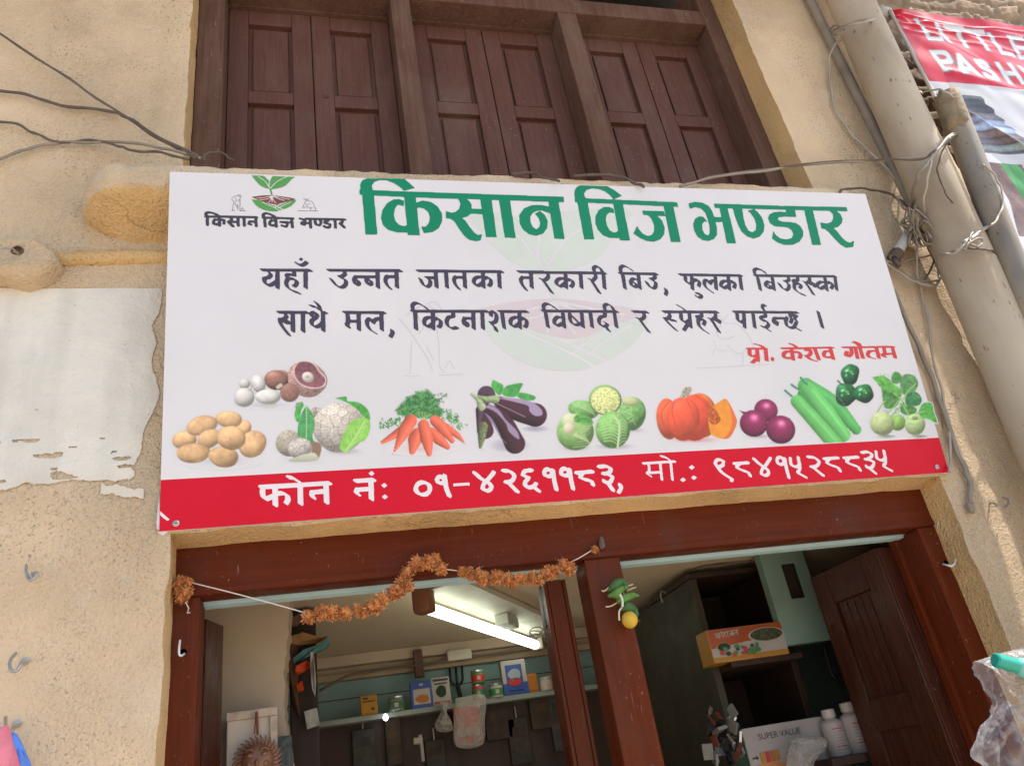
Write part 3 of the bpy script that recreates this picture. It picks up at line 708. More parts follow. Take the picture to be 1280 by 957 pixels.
# ---- two body lines, written with a slanted broad nib
def nibvec(crop, p, v):
    a = crop(np.array(p, float)-np.array(v)/2); b_ = crop(np.array(p, float)+np.array(v)/2); return b_-a
L1, L2, L3, L4 = Crop(310, 310, 6.0952), Crop(500, 310, 7.1111), Crop(660, 320, 6.4), Crop(820, 320, 5.3333)
NB = nibvec(L1, (500, 250), (31, 19)); TB = 0.0030
body = Ink(P(320, 430)[0]-0.01, 0.5, P(1050, 350)[0]+0.03, 0.83, 0.0012)
def write(ink, crop, strokes, nv, th, straight_ok=True):
    for s_ in strokes: ink.nib(crop(s_), nv, th)
write(body, L1, [
  [(98,174),(472,176)], [(142,182),(166,205),(155,228),(118,238)], [(118,240),(122,270),(145,290),(175,285),(212,262)], [(218,178),(218,312)],
  [(345,185),(345,212)], [(345,213),(302,208),(288,222),(300,240)], [(300,240),(345,242),(365,262),(358,288),(342,298)], [(298,240),(285,270),(295,305),(330,330),(385,350)],
  [(432,178),(432,310)], [(362,118),(378,133),(400,137),(425,127),(440,112)],
  [(603,175),(1157,177)], [(725,182),(730,205),(705,222),(688,224)], [(692,228),(732,245),(738,278),(715,303),(680,300),(652,275),(626,242)],
  [(812,224),(975,225)], [(812,224),(800,252),(815,284),(838,276),(832,254)], [(903,227),(893,254),(910,285),(932,276),(928,254)], [(978,180),(982,308)],
  [(1045,224),(1122,222)], [(1060,215),(1040,242),(1047,280),(1078,316)], [(1122,180),(1127,306)],
  [(224,496),(450,497)], [(562,497),(590,498)], [(270,502),(288,525),(270,545),(238,550)], [(240,550),(242,577),(265,615),(308,670)], [(272,575),(332,577)], [(240,560),(282,550),(300,566)], [(335,500),(337,642)], [(412,500),(414,642)],
  [(478,525),(480,502),(505,496),(520,516),(505,540),(482,528)], [(505,540),(480,560),(482,590),(510,608),(545,592),(565,570)], [(565,500),(567,638)], [(507,418),(530,440),(545,480)], [(472,447),(510,456),(545,482)],
  [(724,496),(1034,497)], [(752,502),(754,560),(750,600),(760,610)], [(742,588),(762,606)], [(755,562),(840,564)], [(835,500),(838,630)],
  [(945,577),(935,548),(915,546),(899,567),(907,602),(927,630),(965,653)], [(945,577),(958,556),(985,543),(1006,542)], [(1008,500),(1012,630)], [(1090,630),(1094,650),(1078,682)]], NB, TB)
write(body, L2, [
  [(145,208),(900,214)], [(222,268),(308,270)], [(238,270),(258,300),(254,333),(228,350),(196,330),(170,278)], [(306,215),(315,356)], [(398,215),(407,356)],
  [(480,264),(562,266)], [(490,257),(470,285),(480,325),(515,370)], [(560,215),(568,356)],
  [(725,215),(732,356)], [(725,264),(688,262),(655,276),(645,308),(663,336),(695,334),(730,308)], [(735,276),(770,264),(795,286),(795,323),(777,342)], [(868,215),(876,356)],
  [(1040,214),(1275,216)], [(1075,266),(1152,268)], [(1085,260),(1063,285),(1076,328),(1110,376)], [(1152,220),(1160,356)],
  [(95,567),(770,567)], [(868,568),(1122,569)], [(125,572),(133,728)], [(108,560),(100,520),(126,494),(165,502),(205,525),(234,548)],
  [(283,575),(285,728)], [(283,622),(242,622),(211,640),(207,678),(226,703),(255,698),(285,672)], [(293,640),(325,630),(350,652),(350,690),(332,710)],
  [(462,575),(462,612)], [(462,613),(422,622),(405,655),(417,698),(455,720),(500,710)],
  [(640,632),(562,628)], [(570,626),(555,655),(566,693),(590,690),(585,662)], [(640,575),(645,723)], [(720,575),(727,723)],
  [(797,608),(800,578),(830,572),(847,608),(840,655),(808,672)], [(792,664),(806,680)], [(812,688),(835,710),(846,742)], [(895,575),(915,718)],
  [(1050,575),(1055,718)], [(1050,620),(1012,620),(977,640),(972,680),(993,702),(1020,697),(1052,672)], [(1060,637),(1095,627),(1114,652),(1112,690),(1097,708)]], NB, TB)
write(body, L3, [
  [(-20,133),(608,138)], [(148,142),(150,172),(122,196),(90,186)], [(108,192),(130,223),(182,298)],
  [(290,145),(295,260)], [(288,184),(252,182),(224,196),(217,222),(236,244),(262,239),(294,214)], [(302,196),(330,190),(348,206),(347,234),(331,250)], [(410,145),(418,258)],
  [(528,142),(530,172),(506,196),(480,186)], [(496,192),(515,223),(562,298)], [(593,145),(602,262)], [(520,126),(516,97),(540,84),(565,97),(592,140)],
  [(722,140),(1022,145)], [(748,150),(765,262)], [(732,130),(730,97),(755,80),(790,93),(820,114)],
  [(872,150),(885,263)], [(872,195),(837,182),(814,201),(817,234),(840,249),(872,234)], [(828,206),(860,234)],
  [(1002,150),(1006,172),(988,184),(970,186)], [(975,190),(1006,206),(1012,238),(994,260),(965,248),(937,208)], [(1090,264),(1098,285),(1090,313)],
  [(105,443),(705,447)], [(130,455),(150,572)], [(117,435),(114,402),(138,384),(175,396),(213,424)],
  [(268,455),(280,576)], [(268,500),(232,490),(204,512),(202,543),(226,560),(274,538)],
  [(325,460),(326,510),(350,548),(385,553),(422,538)], [(418,455),(430,573)], [(342,482),(398,540)], [(488,455),(503,573)],
  [(605,455),(605,480)], [(605,482),(567,495),(557,530),(580,563),(613,563),(622,545),(605,532)], [(613,568),(638,603)],
  [(680,455),(698,573)], [(607,436),(600,402),(625,387),(655,402),(680,442)],
  [(828,447),(945,450)], [(915,455),(920,485),(895,508),(864,500)], [(882,505),(905,540),(958,610)]], NB, TB)
write(body, L4, [
  [(150,125),(562,130)], [(187,135),(191,168),(215,186),(237,174)], [(230,135),(235,223)], [(240,167),(265,157),(281,176),(276,203)], [(262,250),(288,254),(293,272),(275,278),(258,266)],
  [(350,187),(340,162),(322,162),(313,181),(325,209),(368,243)], [(350,187),(365,167),(390,163)], [(387,135),(393,223)],
  [(473,135),(482,226)], [(473,167),(446,167),(427,182),(427,205),(446,213),(480,195)], [(487,176),(508,170),(519,190),(511,213)], [(551,135),(563,223)],
  [(650,130),(1190,134)], [(670,140),(688,226)], [(652,120),(647,97),(665,84),(700,94),(720,112)],
  [(767,140),(780,226)], [(766,180),(741,170),(724,184),(727,205),(746,213),(772,205)], [(737,187),(760,206)],
  [(875,140),(878,158),(862,168),(850,169)], [(855,172),(876,186),(878,210),(861,226),(836,214),(812,182)],
  [(937,140),(937,160)], [(937,161),(907,165),(917,185)], [(917,185),(948,182),(960,200),(950,213)], [(914,187),(917,218),(945,244),(983,260)],
  [(1015,140),(1017,160),(1000,177),(980,172)], [(990,178),(1010,205),(1043,256)], [(1018,188),(1034,176),(1051,186),(1046,204)],
  [(1118,140),(1132,228)], [(1116,174),(1091,172),(1070,187),(1072,209),(1091,216),(1125,198)], [(1134,180),(1157,174),(1170,195),(1160,216)], [(1186,140),(1198,226)],
  [(40,373),(402,374)], [(77,382),(84,400),(68,418),(47,418)], [(52,420),(77,450),(126,496)], [(82,426),(120,432)],
  [(157,382),(162,425),(186,443),(217,428)], [(213,382),(223,478)], [(203,455),(177,496)], [(137,330),(165,346),(190,366)],
  [(295,382),(295,400)], [(295,402),(264,406),(276,425)], [(276,425),(307,423),(316,440),(308,460)], [(272,427),(277,462),(300,489),(336,513)],
  [(385,382),(388,405),(368,423),(344,416)], [(357,422),(380,455),(413,508)], [(384,430),(400,420),(415,430),(411,447)],
  [(508,373),(935,376)], [(532,382),(537,425),(556,443),(580,430)], [(577,382),(582,478)], [(638,382),(650,478)],
  [(720,382),(721,400)], [(721,402),(692,409),(697,428),(722,430)], [(722,430),(742,455),(724,477),(697,469)], [(720,478),(750,498)], [(715,366),(702,345),(706,328),(720,328)],
  [(803,414),(780,417),(776,445),(795,458),(800,436)], [(785,414),(862,416)],
  [(905,386),(885,400),(897,420),(888,446)], [(866,407),(857,440),(872,473),(908,476),(928,442)], [(930,395),(916,412),(930,435)], [(922,478),(953,494)],
  [(1073,370),(1103,478)]], NB, TB)
# small diamond of the candrabindu
def diamond(ink, crop, c, rx, ry): ink.poly(crop([(c[0]-rx, c[1]), (c[0], c[1]-ry), (c[0]+rx, c[1]), (c[0], c[1]+ry)]))
diamond(body, L1, (397, 92), 18, 16)
body.build('message_lettering', m_dark, sign, -0.0008)

# ---- red name line
NC = Crop(920, 420, 6.0952); NN = nibvec(NC, (600, 130), (30, 7)); TN = 0.0034
nm = Ink(P(925, 470)[0], P(925, 470)[1]-0.05, P(1130, 440)[0], P(1130, 415)[1]+0.02, 0.0011)
write(nm, NC, [[(80,97),(218,95)], [(92,102),(96,142),(120,158),(152,145)], [(150,100),(156,192)], [(142,175),(114,205)], [(214,95),(224,188)], [(138,62),(175,72),(210,95)],
  [(342,95),(728,87)], [(412,98),(426,182)], [(410,117),(372,120),(352,142),(365,168),(405,165)], [(428,125),(462,120),(482,145),(474,168)], [(402,58),(435,72),(458,94)],
  [(520,110),(548,102),(560,126),(542,150),(520,150)], [(528,155),(560,178),(598,190)], [(590,95),(622,180)], [(708,92),(732,176)], [(706,115),(672,117),(659,140),(674,162),(726,158)],
  [(806,87),(1190,80)], [(866,92),(872,128),(850,155),(828,148)], [(838,117),(825,140)], [(900,90),(917,170)], [(934,86),(958,168)], [(884,50),(910,58),(936,82)], [(896,42),(925,56),(938,78)],
  [(1006,114),(1056,112)], [(1010,112),(994,138),(1008,160),(1042,170)], [(1060,86),(1080,168)], [(1118,90),(1124,130),(1112,150),(1128,158)], [(1104,138),(1124,158)], [(1126,137),(1186,133)], [(1182,84),(1204,166)]], NN, TN)
nm.nib(NC([(266,176),(270,176)]), NN*0.7, 0.013)
nm.build('name_lettering', m_name, sign, -0.0008)

# ---- white phone line on the red band
P1, P2, P3 = Crop(310, 580, 6.7368), Crop(500, 570, 4.4138), Crop(780, 550, 3.6571)
NP = nibvec(P1, (560, 250), (38, 24)); TP = 0.0052; ND = nibvec(P2, (600, 140), (20, 9)); TD = 0.0075; ND3 = ND*0.86
ph = Ink(P(318, 640)[0], 0.0, P(1125, 600)[0]+0.02, 0.19, 0.0011)
write(ph, P1, [[(106,198),(686,163)], [(122,205),(126,268),(150,296),(195,280),(228,268)], [(228,200),(230,350)], [(248,252),(285,247),(328,266),(334,303),(320,332)], [(438,175),(442,338)], [(338,114),(380,122),(435,158)],
  [(535,242),(650,230)], [(545,238),(535,265),(552,288)], [(655,170),(659,328)], [(900,146),(1056,134)], [(915,218),(1025,212)], [(918,214),(908,240),(928,260)], [(1030,150),(1035,298)]], NP, TP)
for c in ((1035,82),(1142,182),(1147,278)): diamond(ph, P1, c, 27, 22)
def ring(c, rx, ry, n=14): return [(c[0]+rx*math.cos(2*math.pi*i/n), c[1]+ry*math.sin(2*math.pi*i/n)) for i in range(n+1)]
write(ph, P2, [ring((122,180),39,34), [(244,135),(222,114),(200,127),(208,148),(230,150),(246,135)], [(240,108),(250,175),(268,222)],
  [(404,92),(445,128),(485,150),(498,175),(478,192),(452,182),(456,155),(480,130),(512,90)], [(562,82),(598,85),(624,110),(610,138),(575,145)], [(592,148),(642,198)],
  [(720,78),(682,85),(672,106),(702,118)], [(702,122),(682,150),(698,174),(730,168),(744,152)], [(732,172),(760,194)],
  [(838,100),(815,73),(790,84),(795,108),(818,112),(840,98)], [(836,78),(845,140),(856,186)], [(930,96),(907,69),(882,80),(887,104),(910,108),(932,94)], [(928,74),(937,136),(948,182)],
  [(964,94),(1055,86)], [(1000,97),(987,116),(1010,129),(1045,138),(1058,160)], [(1088,60),(1130,57),(1156,75),(1140,94),(1112,98)], [(1128,98),(1162,115),(1152,143),(1126,146),(1116,135)], [(1140,150),(1168,190)], [(1204,157),(1212,175),(1198,200)]], ND, TD)
ph.poly(P2([(287,153),(378,147),(379,163),(288,168)]))
write(ph, P3, [[(106,114),(108,142),(98,152),(116,166)], [(108,150),(160,147)], [(158,105),(166,182)], [(206,100),(214,182)], [(162,74),(188,82),(208,98)], [(80,108),(226,98)]], NP*0.56, TP*0.8)
for c in ((262,182),(302,125),(312,172)): diamond(ph, P3, c, 14, 11)
def sh(S, dx, dy): return [[(x+dx, y+dy) for x, y in q] for q in S]
eight = [[(495,108),(560,103)], [(520,108),(508,124),(530,137),(558,147),(570,164)]]
five = [[(752,82),(757,112),(780,122),(796,110)], [(788,78),(796,128),(786,146)], [(788,150),(824,170)]]
write(ph, P3, [[(444,112),(446,96),(422,90),(409,106),(425,122),(446,114)], [(412,112),(440,148),(484,178),(482,186)]]+eight+
  [[(585,85),(610,108),(645,133),(653,152),(637,162),(620,152),(626,130),(640,115),(662,82)], [(726,98),(710,78),(692,86),(697,107),(714,111),(728,97)], [(727,84),(735,130),(746,172)]]+five+
  [[(832,77),(862,80),(884,100),(870,119),(846,122)], [(857,125),(903,162)]]+sh(eight, 411, -22)+sh(eight, 502, -26)+
  [[(1078,57),(1106,54),(1126,68),(1112,84),(1094,88)], [(1106,88),(1133,100),(1126,123),(1106,126),(1099,117)], [(1116,130),(1143,152)]]+sh(five, 392, -30), ND3, TD*0.88)
ph.build('phone_lettering', m_lw, sign, -0.0008)

# ---- emblem with its own small lettering, and the pale watermark of the same emblem
LG = Crop(230, 205, 5.8182); NL = nibvec(LG, (650, 430), (19, 5)); TL = 0.0062
lg = Ink(P(250, 295)[0], P(250, 295)[1]-0.01, P(434, 270)[0], P(434, 262)[1]+0.02, 0.001)
write(lg, LG, [[(150,388),(522,393)], [(162,390),(164,450)], [(158,384),(152,366),(180,358),(222,370),(250,388)], [(250,392),(252,455)], [(248,412),(218,412),(206,432),(225,446),(250,438)], [(258,412),(283,414),(284,440)],
  [(332,396),(340,412),(320,426)], [(316,426),(350,460)], [(332,427),(380,428)], [(384,392),(388,455)], [(428,394),(432,455)], [(470,424),(512,424)], [(472,422),(464,440),(480,446)], [(514,394),(518,458)],
  [(566,396),(786,401)], [(578,396),(583,460)], [(572,388),(567,374),(595,364),(638,380),(656,396)], [(658,398),(664,462)], [(656,420),(628,417),(614,436),(630,453),(662,448)], [(695,427),(760,430)], [(728,428),(744,442),(732,461),(704,452)], [(774,402),(781,466)],
  [(876,404),(1162,408)], [(836,402),(858,408),(874,426),(868,446),(848,440),(850,428)], [(880,434),(908,435)], [(908,406),(914,468)], [(944,408),(950,440),(974,450),(988,432),(982,412)], [(1040,408),(1038,418),(1014,426),(1024,437),(1050,442),(1052,460),(1030,467),(1010,456)], [(1088,408),(1094,468)], [(1138,410),(1144,426),(1126,437)], [(1128,437),(1158,466)]], NL, TL)
lg.build('emblem_lettering', pmat('grey_print', (68, 62, 74)), sign, -0.0006)
leafA = [(478,83),(560,85),(600,118),(611,128),(604,160),(617,186),(560,170),(520,135)]
leafB = [(640,83),(803,80),(770,120),(730,160),(680,180),(625,187),(612,160),(622,115)]
stemp = [(608,176),(622,176),(636,232),(626,232)]
soil = [(480,245),(550,235),(630,232),(700,240),(800,260),(720,282),(655,299),(560,275)]
hull = [(482,262),(560,272),(650,303),(735,277),(805,266),(770,310),(700,340),(650,350),(580,341),(520,310)]
veinl = [[(530,95),(580,130),(615,180)], [(740,95),(670,130),(618,182)]]
furrow = [[(560,282),(640,318),(690,345)], [(590,283),(660,312),(715,338)], [(735,284),(690,300),(655,320)], [(770,280),(715,305),(680,325)]]
roots = [[(630,236),(600,258),(545,266)], [(630,236),(622,262),(608,285)], [(630,236),(640,262),(660,290)], [(630,236),(680,258),(720,270)], [(630,236),(700,250),(760,262)], [(630,236),(570,250),(520,252)], [(632,240),(632,282)]]
def emblem(to, k, cg, cs, cw, y, parent, names, vein=0.0022):
    lo = to(np.array([(470, 355)]))[0]; hi = to(np.array([(812, 70)]))[0]
    for nm_, pls, m_, cut in ((names[0], [leafA, leafB, stemp, hull], cg, veinl+furrow), (names[1], [soil], cs, roots)):
        I = Ink(lo[0], lo[1], hi[0], min(hi[1], SH-0.004), 0.0011*max(1, k/2))
        for pl in pls: I.poly(to(smooth_path(np.array(pl+[pl[0]]), 5)[:-1] if nm_ != 'x' else np.array(pl)))
        for c_ in cut: I.nib(to(np.array(c_)), (vein*k, vein*k*0.4), vein*k, val=0.0)
        I.build(nm_, m_, parent, y-(0.0001 if nm_ == names[1] else 0.0))
emblem(LG, 1.0, pmat('leaf_print', (92, 158, 84)), pmat('soil_print', (132, 66, 62)), m_white, -0.0006, sign, ('emblem_plant', 'emblem_soil'))
_c0 = LG(np.array([650., 350.])); _c1 = P(717, 464)
def big(p): return (LG(p)-_c0)*4.35+np.array(_c1)
emblem(big, 4.35, pmat('faint_green_print', (209, 217, 210), k=0.90), pmat('faint_pink_print', (214, 202, 207), k=0.90), m_white, -0.0004, sign, ('watermark_plant', 'watermark_soil'), 0.0017)
# line drawings of two farmers: small by the emblem, large and faint behind the text
farmA = [[(333,255),(350,275),(378,320),(385,340)], [(345,250),(368,238),(385,236),(400,245),(398,262),(385,275)], [(385,232),(400,230),(412,245)], [(398,262),(400,300),(398,330),(405,342)], [(378,300),(388,322)], [(352,290),(348,320),(345,342)], [(335,345),(360,345)], [(395,346),(440,346)], [(408,335),(416,325),(425,338)], [(365,250),(375,268),(365,280)]]
farmB = [[(860,255),(880,268),(900,258)], [(878,256),(890,272),(915,275),(935,298),(940,320)], [(880,275),(868,290),(880,300),(905,295)], [(858,300),(866,318),(885,318)], [(885,310),(905,325),(925,318)], [(915,325),(910,345)], [(940,320),(950,330),(945,345)], [(815,346),(965,346)], [(852,325),(858,315)]]
def sketch(name, to, strokes, m_, w, y):
    A = np.vstack([to(np.array(s_)) for s_ in strokes]); I = Ink(A[:, 0].min()-.01, A[:, 1].min()-.01, A[:, 0].max()+.01, A[:, 1].max()+.01, 0.0009 if w < 0.003 else 0.0013)
    for s_ in strokes: I.nib(to(np.array(s_)), (w, 0.0002), w)
    return I.build(name, m_, sign, y, blur=0)
m_sk = pmat('sketch_print', (120, 114, 124)); m_fsk = pmat('faint_sketch_print', (206, 201, 208), k=0.9)
sketch('farmer_sketch', LG, farmA, m_sk, 0.0014, -0.0006); sketch('farmer_sketch', LG, farmB, m_sk, 0.0014, -0.0006)
_a0 = LG(np.array([385., 346.])); _a1 = P(540, 470); _b0 = LG(np.array([890., 346.])); _b1 = P(915, 458)
sketch('farmer_sketch', lambda p: (LG(p)-_a0)*4.3+np.array(_a1), farmA, m_fsk, 0.0019, -0.0004)
sketch('farmer_sketch', lambda p: (LG(p)-_b0)*4.3+np.array(_b1), farmB, m_fsk, 0.0019, -0.0004)
# ================================================================== printed vegetable pictures (colour per mesh point)
m_print = vmat('picture_print', rough=0.36, spec=0.4)
_w = PRINTW/.868; WHITE255 = 255*(1.055*_w**(1/2.4)-0.055)
class Pic:
    def __init__(s, crop, w, h, step):
        s.c = crop; s.x, s.y = np.meshgrid(np.arange(0, w+step, step), np.arange(0, h+step, step)); s.step = step
        s.rgb = np.zeros(s.x.shape+(3,)); s.rgb[:] = WHITE255; s.a = np.zeros(s.x.shape)
    def n(s, k, seed=0, o=4): return fbm(s.x/k, s.y/k, seed, o)-0.47
    def put(s, cov, rgb):
        cov = np.clip(cov, 0, 1)[..., None]; s.rgb = s.rgb*(1-cov)+np.clip(rgb, 0, 255)*cov; s.a = np.maximum(s.a, cov[..., 0])
    def shadow(s, cx, cy, rx, ry, k=0.35, col=(150, 146, 156)):
        d = np.hypot((s.x-cx)/rx, (s.y-cy)/ry); s.put(np.clip(1-d, 0, 1)*k*1.6, np.array(col, float)+0*s.rgb)
    def ell(s, cx, cy, rx, ry, ang=0, col=(200, 150, 100), dark=0.5, spec=0.0, tex=None, amp=0.0, wob=0.0, L=(-.35, -.65, .67), sp=18, rim=0.0, seed=0):
        a = math.radians(ang); dx, dy = s.x-cx, s.y-cy
        u = (dx*math.cos(a)+dy*math.sin(a))/rx; v = (-dx*math.sin(a)+dy*math.cos(a))/ry
        r = np.hypot(u, v); th = np.arctan2(v, u)
        if wob: r = r*(1+wob*np.sin(3*th+seed)+wob*.6*np.sin(5*th+2*seed))
        nz = np.sqrt(np.clip(1-r*r, 0, 1)); nx = (u*math.cos(a)-v*math.sin(a)); ny = (u*math.sin(a)+v*math.cos(a))
        lam = np.clip(nx*L[0]+ny*L[1]+nz*L[2], 0, 1); sh = dark+(1-dark)*lam**0.8
        rgb = np.array(col, float)*sh[..., None]*1.12
        if tex is not None: rgb = rgb*(1+amp*tex)[..., None]
        if rim: rgb = rgb*(1-rim*np.clip((r-.8)/.2, 0, 1))[..., None]
        if spec: rgb = rgb+255*spec*(lam**sp)[..., None]
        s.put((1-r)*min(rx, ry)/s.step*0.5+0.5, rgb); return r, u, v
    def cap(s, pts, rad, col, dark=0.5, spec=0.0, tex=None, amp=0.0, side=-1):
        """tapering rounded body along a path, shaded across"""
        P = smooth_path(pts, 8) if len(pts) > 2 else np.array(smooth_path(pts, 16)); R = np.interp(np.linspace(0, 1, len(P)), np.linspace(0, 1, len(rad)), rad)
        best = np.full(s.x.shape, 9e9); sd = np.zeros(s.x.shape); q = np.zeros(s.x.shape)
        for i in range(len(P)):
            d = np.hypot(s.x-P[i, 0], s.y-P[i, 1])-R[i]; m_ = d < best; best = np.where(m_, d, best)
            t = P[min(i+1, len(P)-1)]-P[max(i-1, 0)]; t = t/(np.hypot(*t)+1e-9)
            sd = np.where(m_, ((s.x-P[i, 0])*(-t[1])+(s.y-P[i, 1])*t[0])/max(R[i], 1), sd); q = np.where(m_, i/len(P), q)
        sd = np.clip(sd*side, -1, 1); lam = np.clip(0.75*np.sqrt(1-sd**2)+0.45*sd+0.1, 0, 1.1)
        rgb = np.array(col, float)*(dark+(1-dark)*lam)[..., None]*1.08
        if tex is not None: rgb = rgb*(1+amp*tex)[..., None]
        if spec: rgb = rgb+255*spec*np.exp(-((sd-0.35)/0.16)**2)[..., None]*(np.clip(np.sin(q*math.pi), 0, 1)**.5)[..., None]
        s.put(-best/s.step*0.5+0.5, rgb); return best
    def poly(s, pts, col, tex=None, amp=0.0, grad=None, soft=1.0, sm=True):
        P = smooth_path(np.array(list(pts)+[pts[0]], float), 5) if sm else np.array(list(pts)+[pts[0]], float)
        ins = np.zeros(s.x.shape, bool); dist = np.full(s.x.shape, 9e9)
        for (xa, ya), (xb, yb) in zip(P[:-1], P[1:]):
            if ya != yb:
                c = (ya > s.y) != (yb > s.y); ins ^= c & (s.x < (xb-xa)*(s.y-ya)/(yb-ya)+xa)
            L2 = (xb-xa)**2+(yb-ya)**2+1e-9; t = np.clip(((s.x-xa)*(xb-xa)+(s.y-ya)*(yb-ya))/L2, 0, 1)
            dist = np.minimum(dist, np.hypot(s.x-xa-t*(xb-xa), s.y-ya-t*(yb-ya)))
        sdf = np.where(ins, dist, -dist); rgb = np.array(col, float)+0*s.rgb
        if tex is not None: rgb = rgb*(1+amp*tex)[..., None]
        if grad: rgb = rgb*(grad[0]+(grad[1]-grad[0])*np.clip((s.y-P[:, 1].min())/(np.ptp(P[:, 1])+1e-6), 0, 1))[..., None]
        s.put(sdf/s.step*0.5*soft+0.5, rgb); return ins
    def line(s, pts, w, col, a=1.0):
        P = smooth_path(pts, 6); best = np.full(s.x.shape, 9e9)
        for (xa, ya), (xb, yb) in zip(P[:-1], P[1:]):
            L2 = (xb-xa)**2+(yb-ya)**2+1e-9; t = np.clip(((s.x-xa)*(xb-xa)+(s.y-ya)*(yb-ya))/L2, 0, 1)
            best = np.minimum(best, np.hypot(s.x-xa-t*(xb-xa), s.y-ya-t*(yb-ya)))
        s.put((w/2-best)/s.step+0.5 if a == 1 else np.clip((w/2-best)/s.step+0.5, 0, 1)*a, np.array(col, float)+0*s.rgb)
    def build(s, name, y=-0.0006):
        W = lin(s.rgb)*.868
        W = W*s.a[..., None]**0.5+PRINTW*(1-s.a[..., None]**0.5) if False else W
        xz = s.c(np.stack([s.x, s.y], -1)); ny, nx = s.x.shape
        keep = (s.a[:-1, :-1] > .03) | (s.a[1:, :-1] > .03) | (s.a[:-1, 1:] > .03) | (s.a[1:, 1:] > .03)
        W = np.where(s.a[..., None] < 0.03, PRINTW, W*np.clip(s.a*3, 0, 1)[..., None]+PRINTW*(1-np.clip(s.a*3, 0, 1))[..., None])
        jj, ii = np.nonzero(keep); idx = lambda j, i: j*nx+i
        Q = np.stack([idx(jj+1, ii), idx(jj+1, ii+1), idx(jj, ii+1), idx(jj, ii)], -1)
        used, inv = np.unique(Q.ravel(), return_inverse=True)
        V = np.stack([xz[..., 0].ravel(), np.full(nx*ny, y), xz[..., 1].ravel()], -1)[used]
        return np_mesh(name, V, inv.reshape(-1, 4), m_print, sign, col=W.reshape(-1, 3)[used])

ST = 0.62
# mushrooms
p = Pic(Crop(285, 445, 9.846), 1280, 689, ST*9.8); g = p.n(60, 1)
p.shadow(480, 610, 430, 60, .25); p.shadow(1050, 500, 220, 40, .2)
p.ell(640, 260, 110, 80, 0, (198, 160, 140), tex=g, amp=.3); p.ell(590, 305, 150, 122, 8, (170, 122, 108), spec=.12, tex=g, amp=.35)
p.ell(200, 350, 66, 62, 0, (220, 216, 211), .58); p.ell(372, 350, 82, 118, -14, (228, 223, 220), .60, tex=g, amp=.2)
p.ell(965, 295, 246, 214, 22, (200, 160, 150), .65, tex=p.n(16, 3), amp=.7, wob=.02)
p.poly([(800,170),(850,90),(940,65),(1050,100),(1120,190),(1195,270),(1195,350),(1150,395),(1050,410),(940,390),(860,340),(810,260)], (232, 205, 200), tex=p.n(14, 4), amp=.25)
p.poly([(812,170),(860,95),(940,78),(1040,110),(1110,205),(1180,280),(1180,340),(1130,385),(1050,395),(950,375),(880,335),(825,260)], (140, 92, 98), tex=p.n(22, 5), amp=.5, grad=(.9, 1.15))
p.ell(975, 268, 72, 62, 20, (222, 212, 204), .7); p.ell(968, 262, 26, 20, 0, (190, 180, 172), .8)
p.ell(752, 458, 118, 116, 0, (158, 118, 106), .72, spec=.05, tex=p.n(40, 6), amp=.3); p.poly([(580,385),(640,345),(665,375),(605,418)], (214, 200, 186))
p.ell(198, 518, 122, 118, 0, (226, 222, 217), .58, spec=.03, tex=g, amp=.06)
p.poly([(430,540),(560,540),(575,640),(430,645)], (206, 203, 200), grad=(.85, 1.05)); p.ell(488, 510, 156, 92, 0, (234, 230, 224), .60, tex=g, amp=.2)
for q in range(26): a_ = q/26*6.283; p.line([(975+82*math.cos(a_), 268+70*math.sin(a_)), (985+190*math.cos(a_), 260+135*math.sin(a_))], 4, (112, 70, 78), .45)
p.ell(975, 268, 72, 62, 20, (226, 216, 208), .7); p.ell(968, 262, 26, 20, 0, (190, 180, 172), .8)
p.line([(262,330),(285,380),(275,430)], 14, (150, 140, 134), .6); p.line([(250,420),(290,440),(330,470)], 10, (160, 140, 134), .6); p.line([(80,560),(110,610),(170,630)], 10, (176, 172, 168), .7)
p.build('mushroom_picture')
# potatoes
p = Pic(Crop(205, 445, 6.38), 893, 957, ST*6.4); g = p.n(90, 11); sp = np.where(p.n(15, 12, 2) > .20, -1., 0.)
p.shadow(450, 830, 380, 90, .22)
for k, e in enumerate([(636,580,56,66,20),(515,510,106,66,5),(165,675,96,74,-8),(303,560,126,76,-15),(360,665,98,72,-28),(703,706,116,102,-35),(235,778,134,79,-3),(475,808,119,83,8),(535,657,117,95,8)]):
    p.ell(*e, (232, 188, 140), .64, tex=g+.6*sp+p.n(24, 14)*.5, amp=.34, wob=.015, seed=k, rim=.06)
p.build('potato_picture')
# cauliflower
p = Pic(Crop(335, 480, 9.114), 1276, 957, ST*9.1)
def curd(cx, cy, rx, ry, k, col, seed):
    d1, d2, i_ = voro(p.x/k, p.y/k, seed); e1, e2, _ = voro(p.x/(k*.3), p.y/(k*.3), seed+5); t = -np.clip(.10-(d2-d1), 0, .10)*2.0-np.clip(.22-(e2-e1), 0, .22)*.75+(fbm(p.x/14, p.y/14, seed+9)-.47)*.25+(i_-.5)*.12
    p.ell(cx, cy, rx, ry, 0, col, .62, tex=t, amp=1, wob=.015, seed=seed)
p.shadow(850, 770, 300, 60, .4); p.shadow(400, 870, 260, 40, .4)
p.poly([(320,230),(380,210),(400,250),(370,320),(350,430),(320,430),(298,360)], (88, 176, 84), tex=p.n(30, 21), amp=.5)
p.poly([(760,165),(880,150),(900,200),(1020,215),(1130,300),(1150,420),(1060,360),(960,260),(850,200)], (84, 170, 72), tex=p.n(30, 22), amp=.5)
curd(545, 330, 80, 60, 60, (214, 204, 190), 31); curd(800, 500, 296, 280, 118, (226, 216, 204), 32)
curd(230, 680, 142, 150, 75, (200, 190, 170), 33)
p.poly([(470,640),(600,700),(570,850),(500,800)], (150, 122, 100))
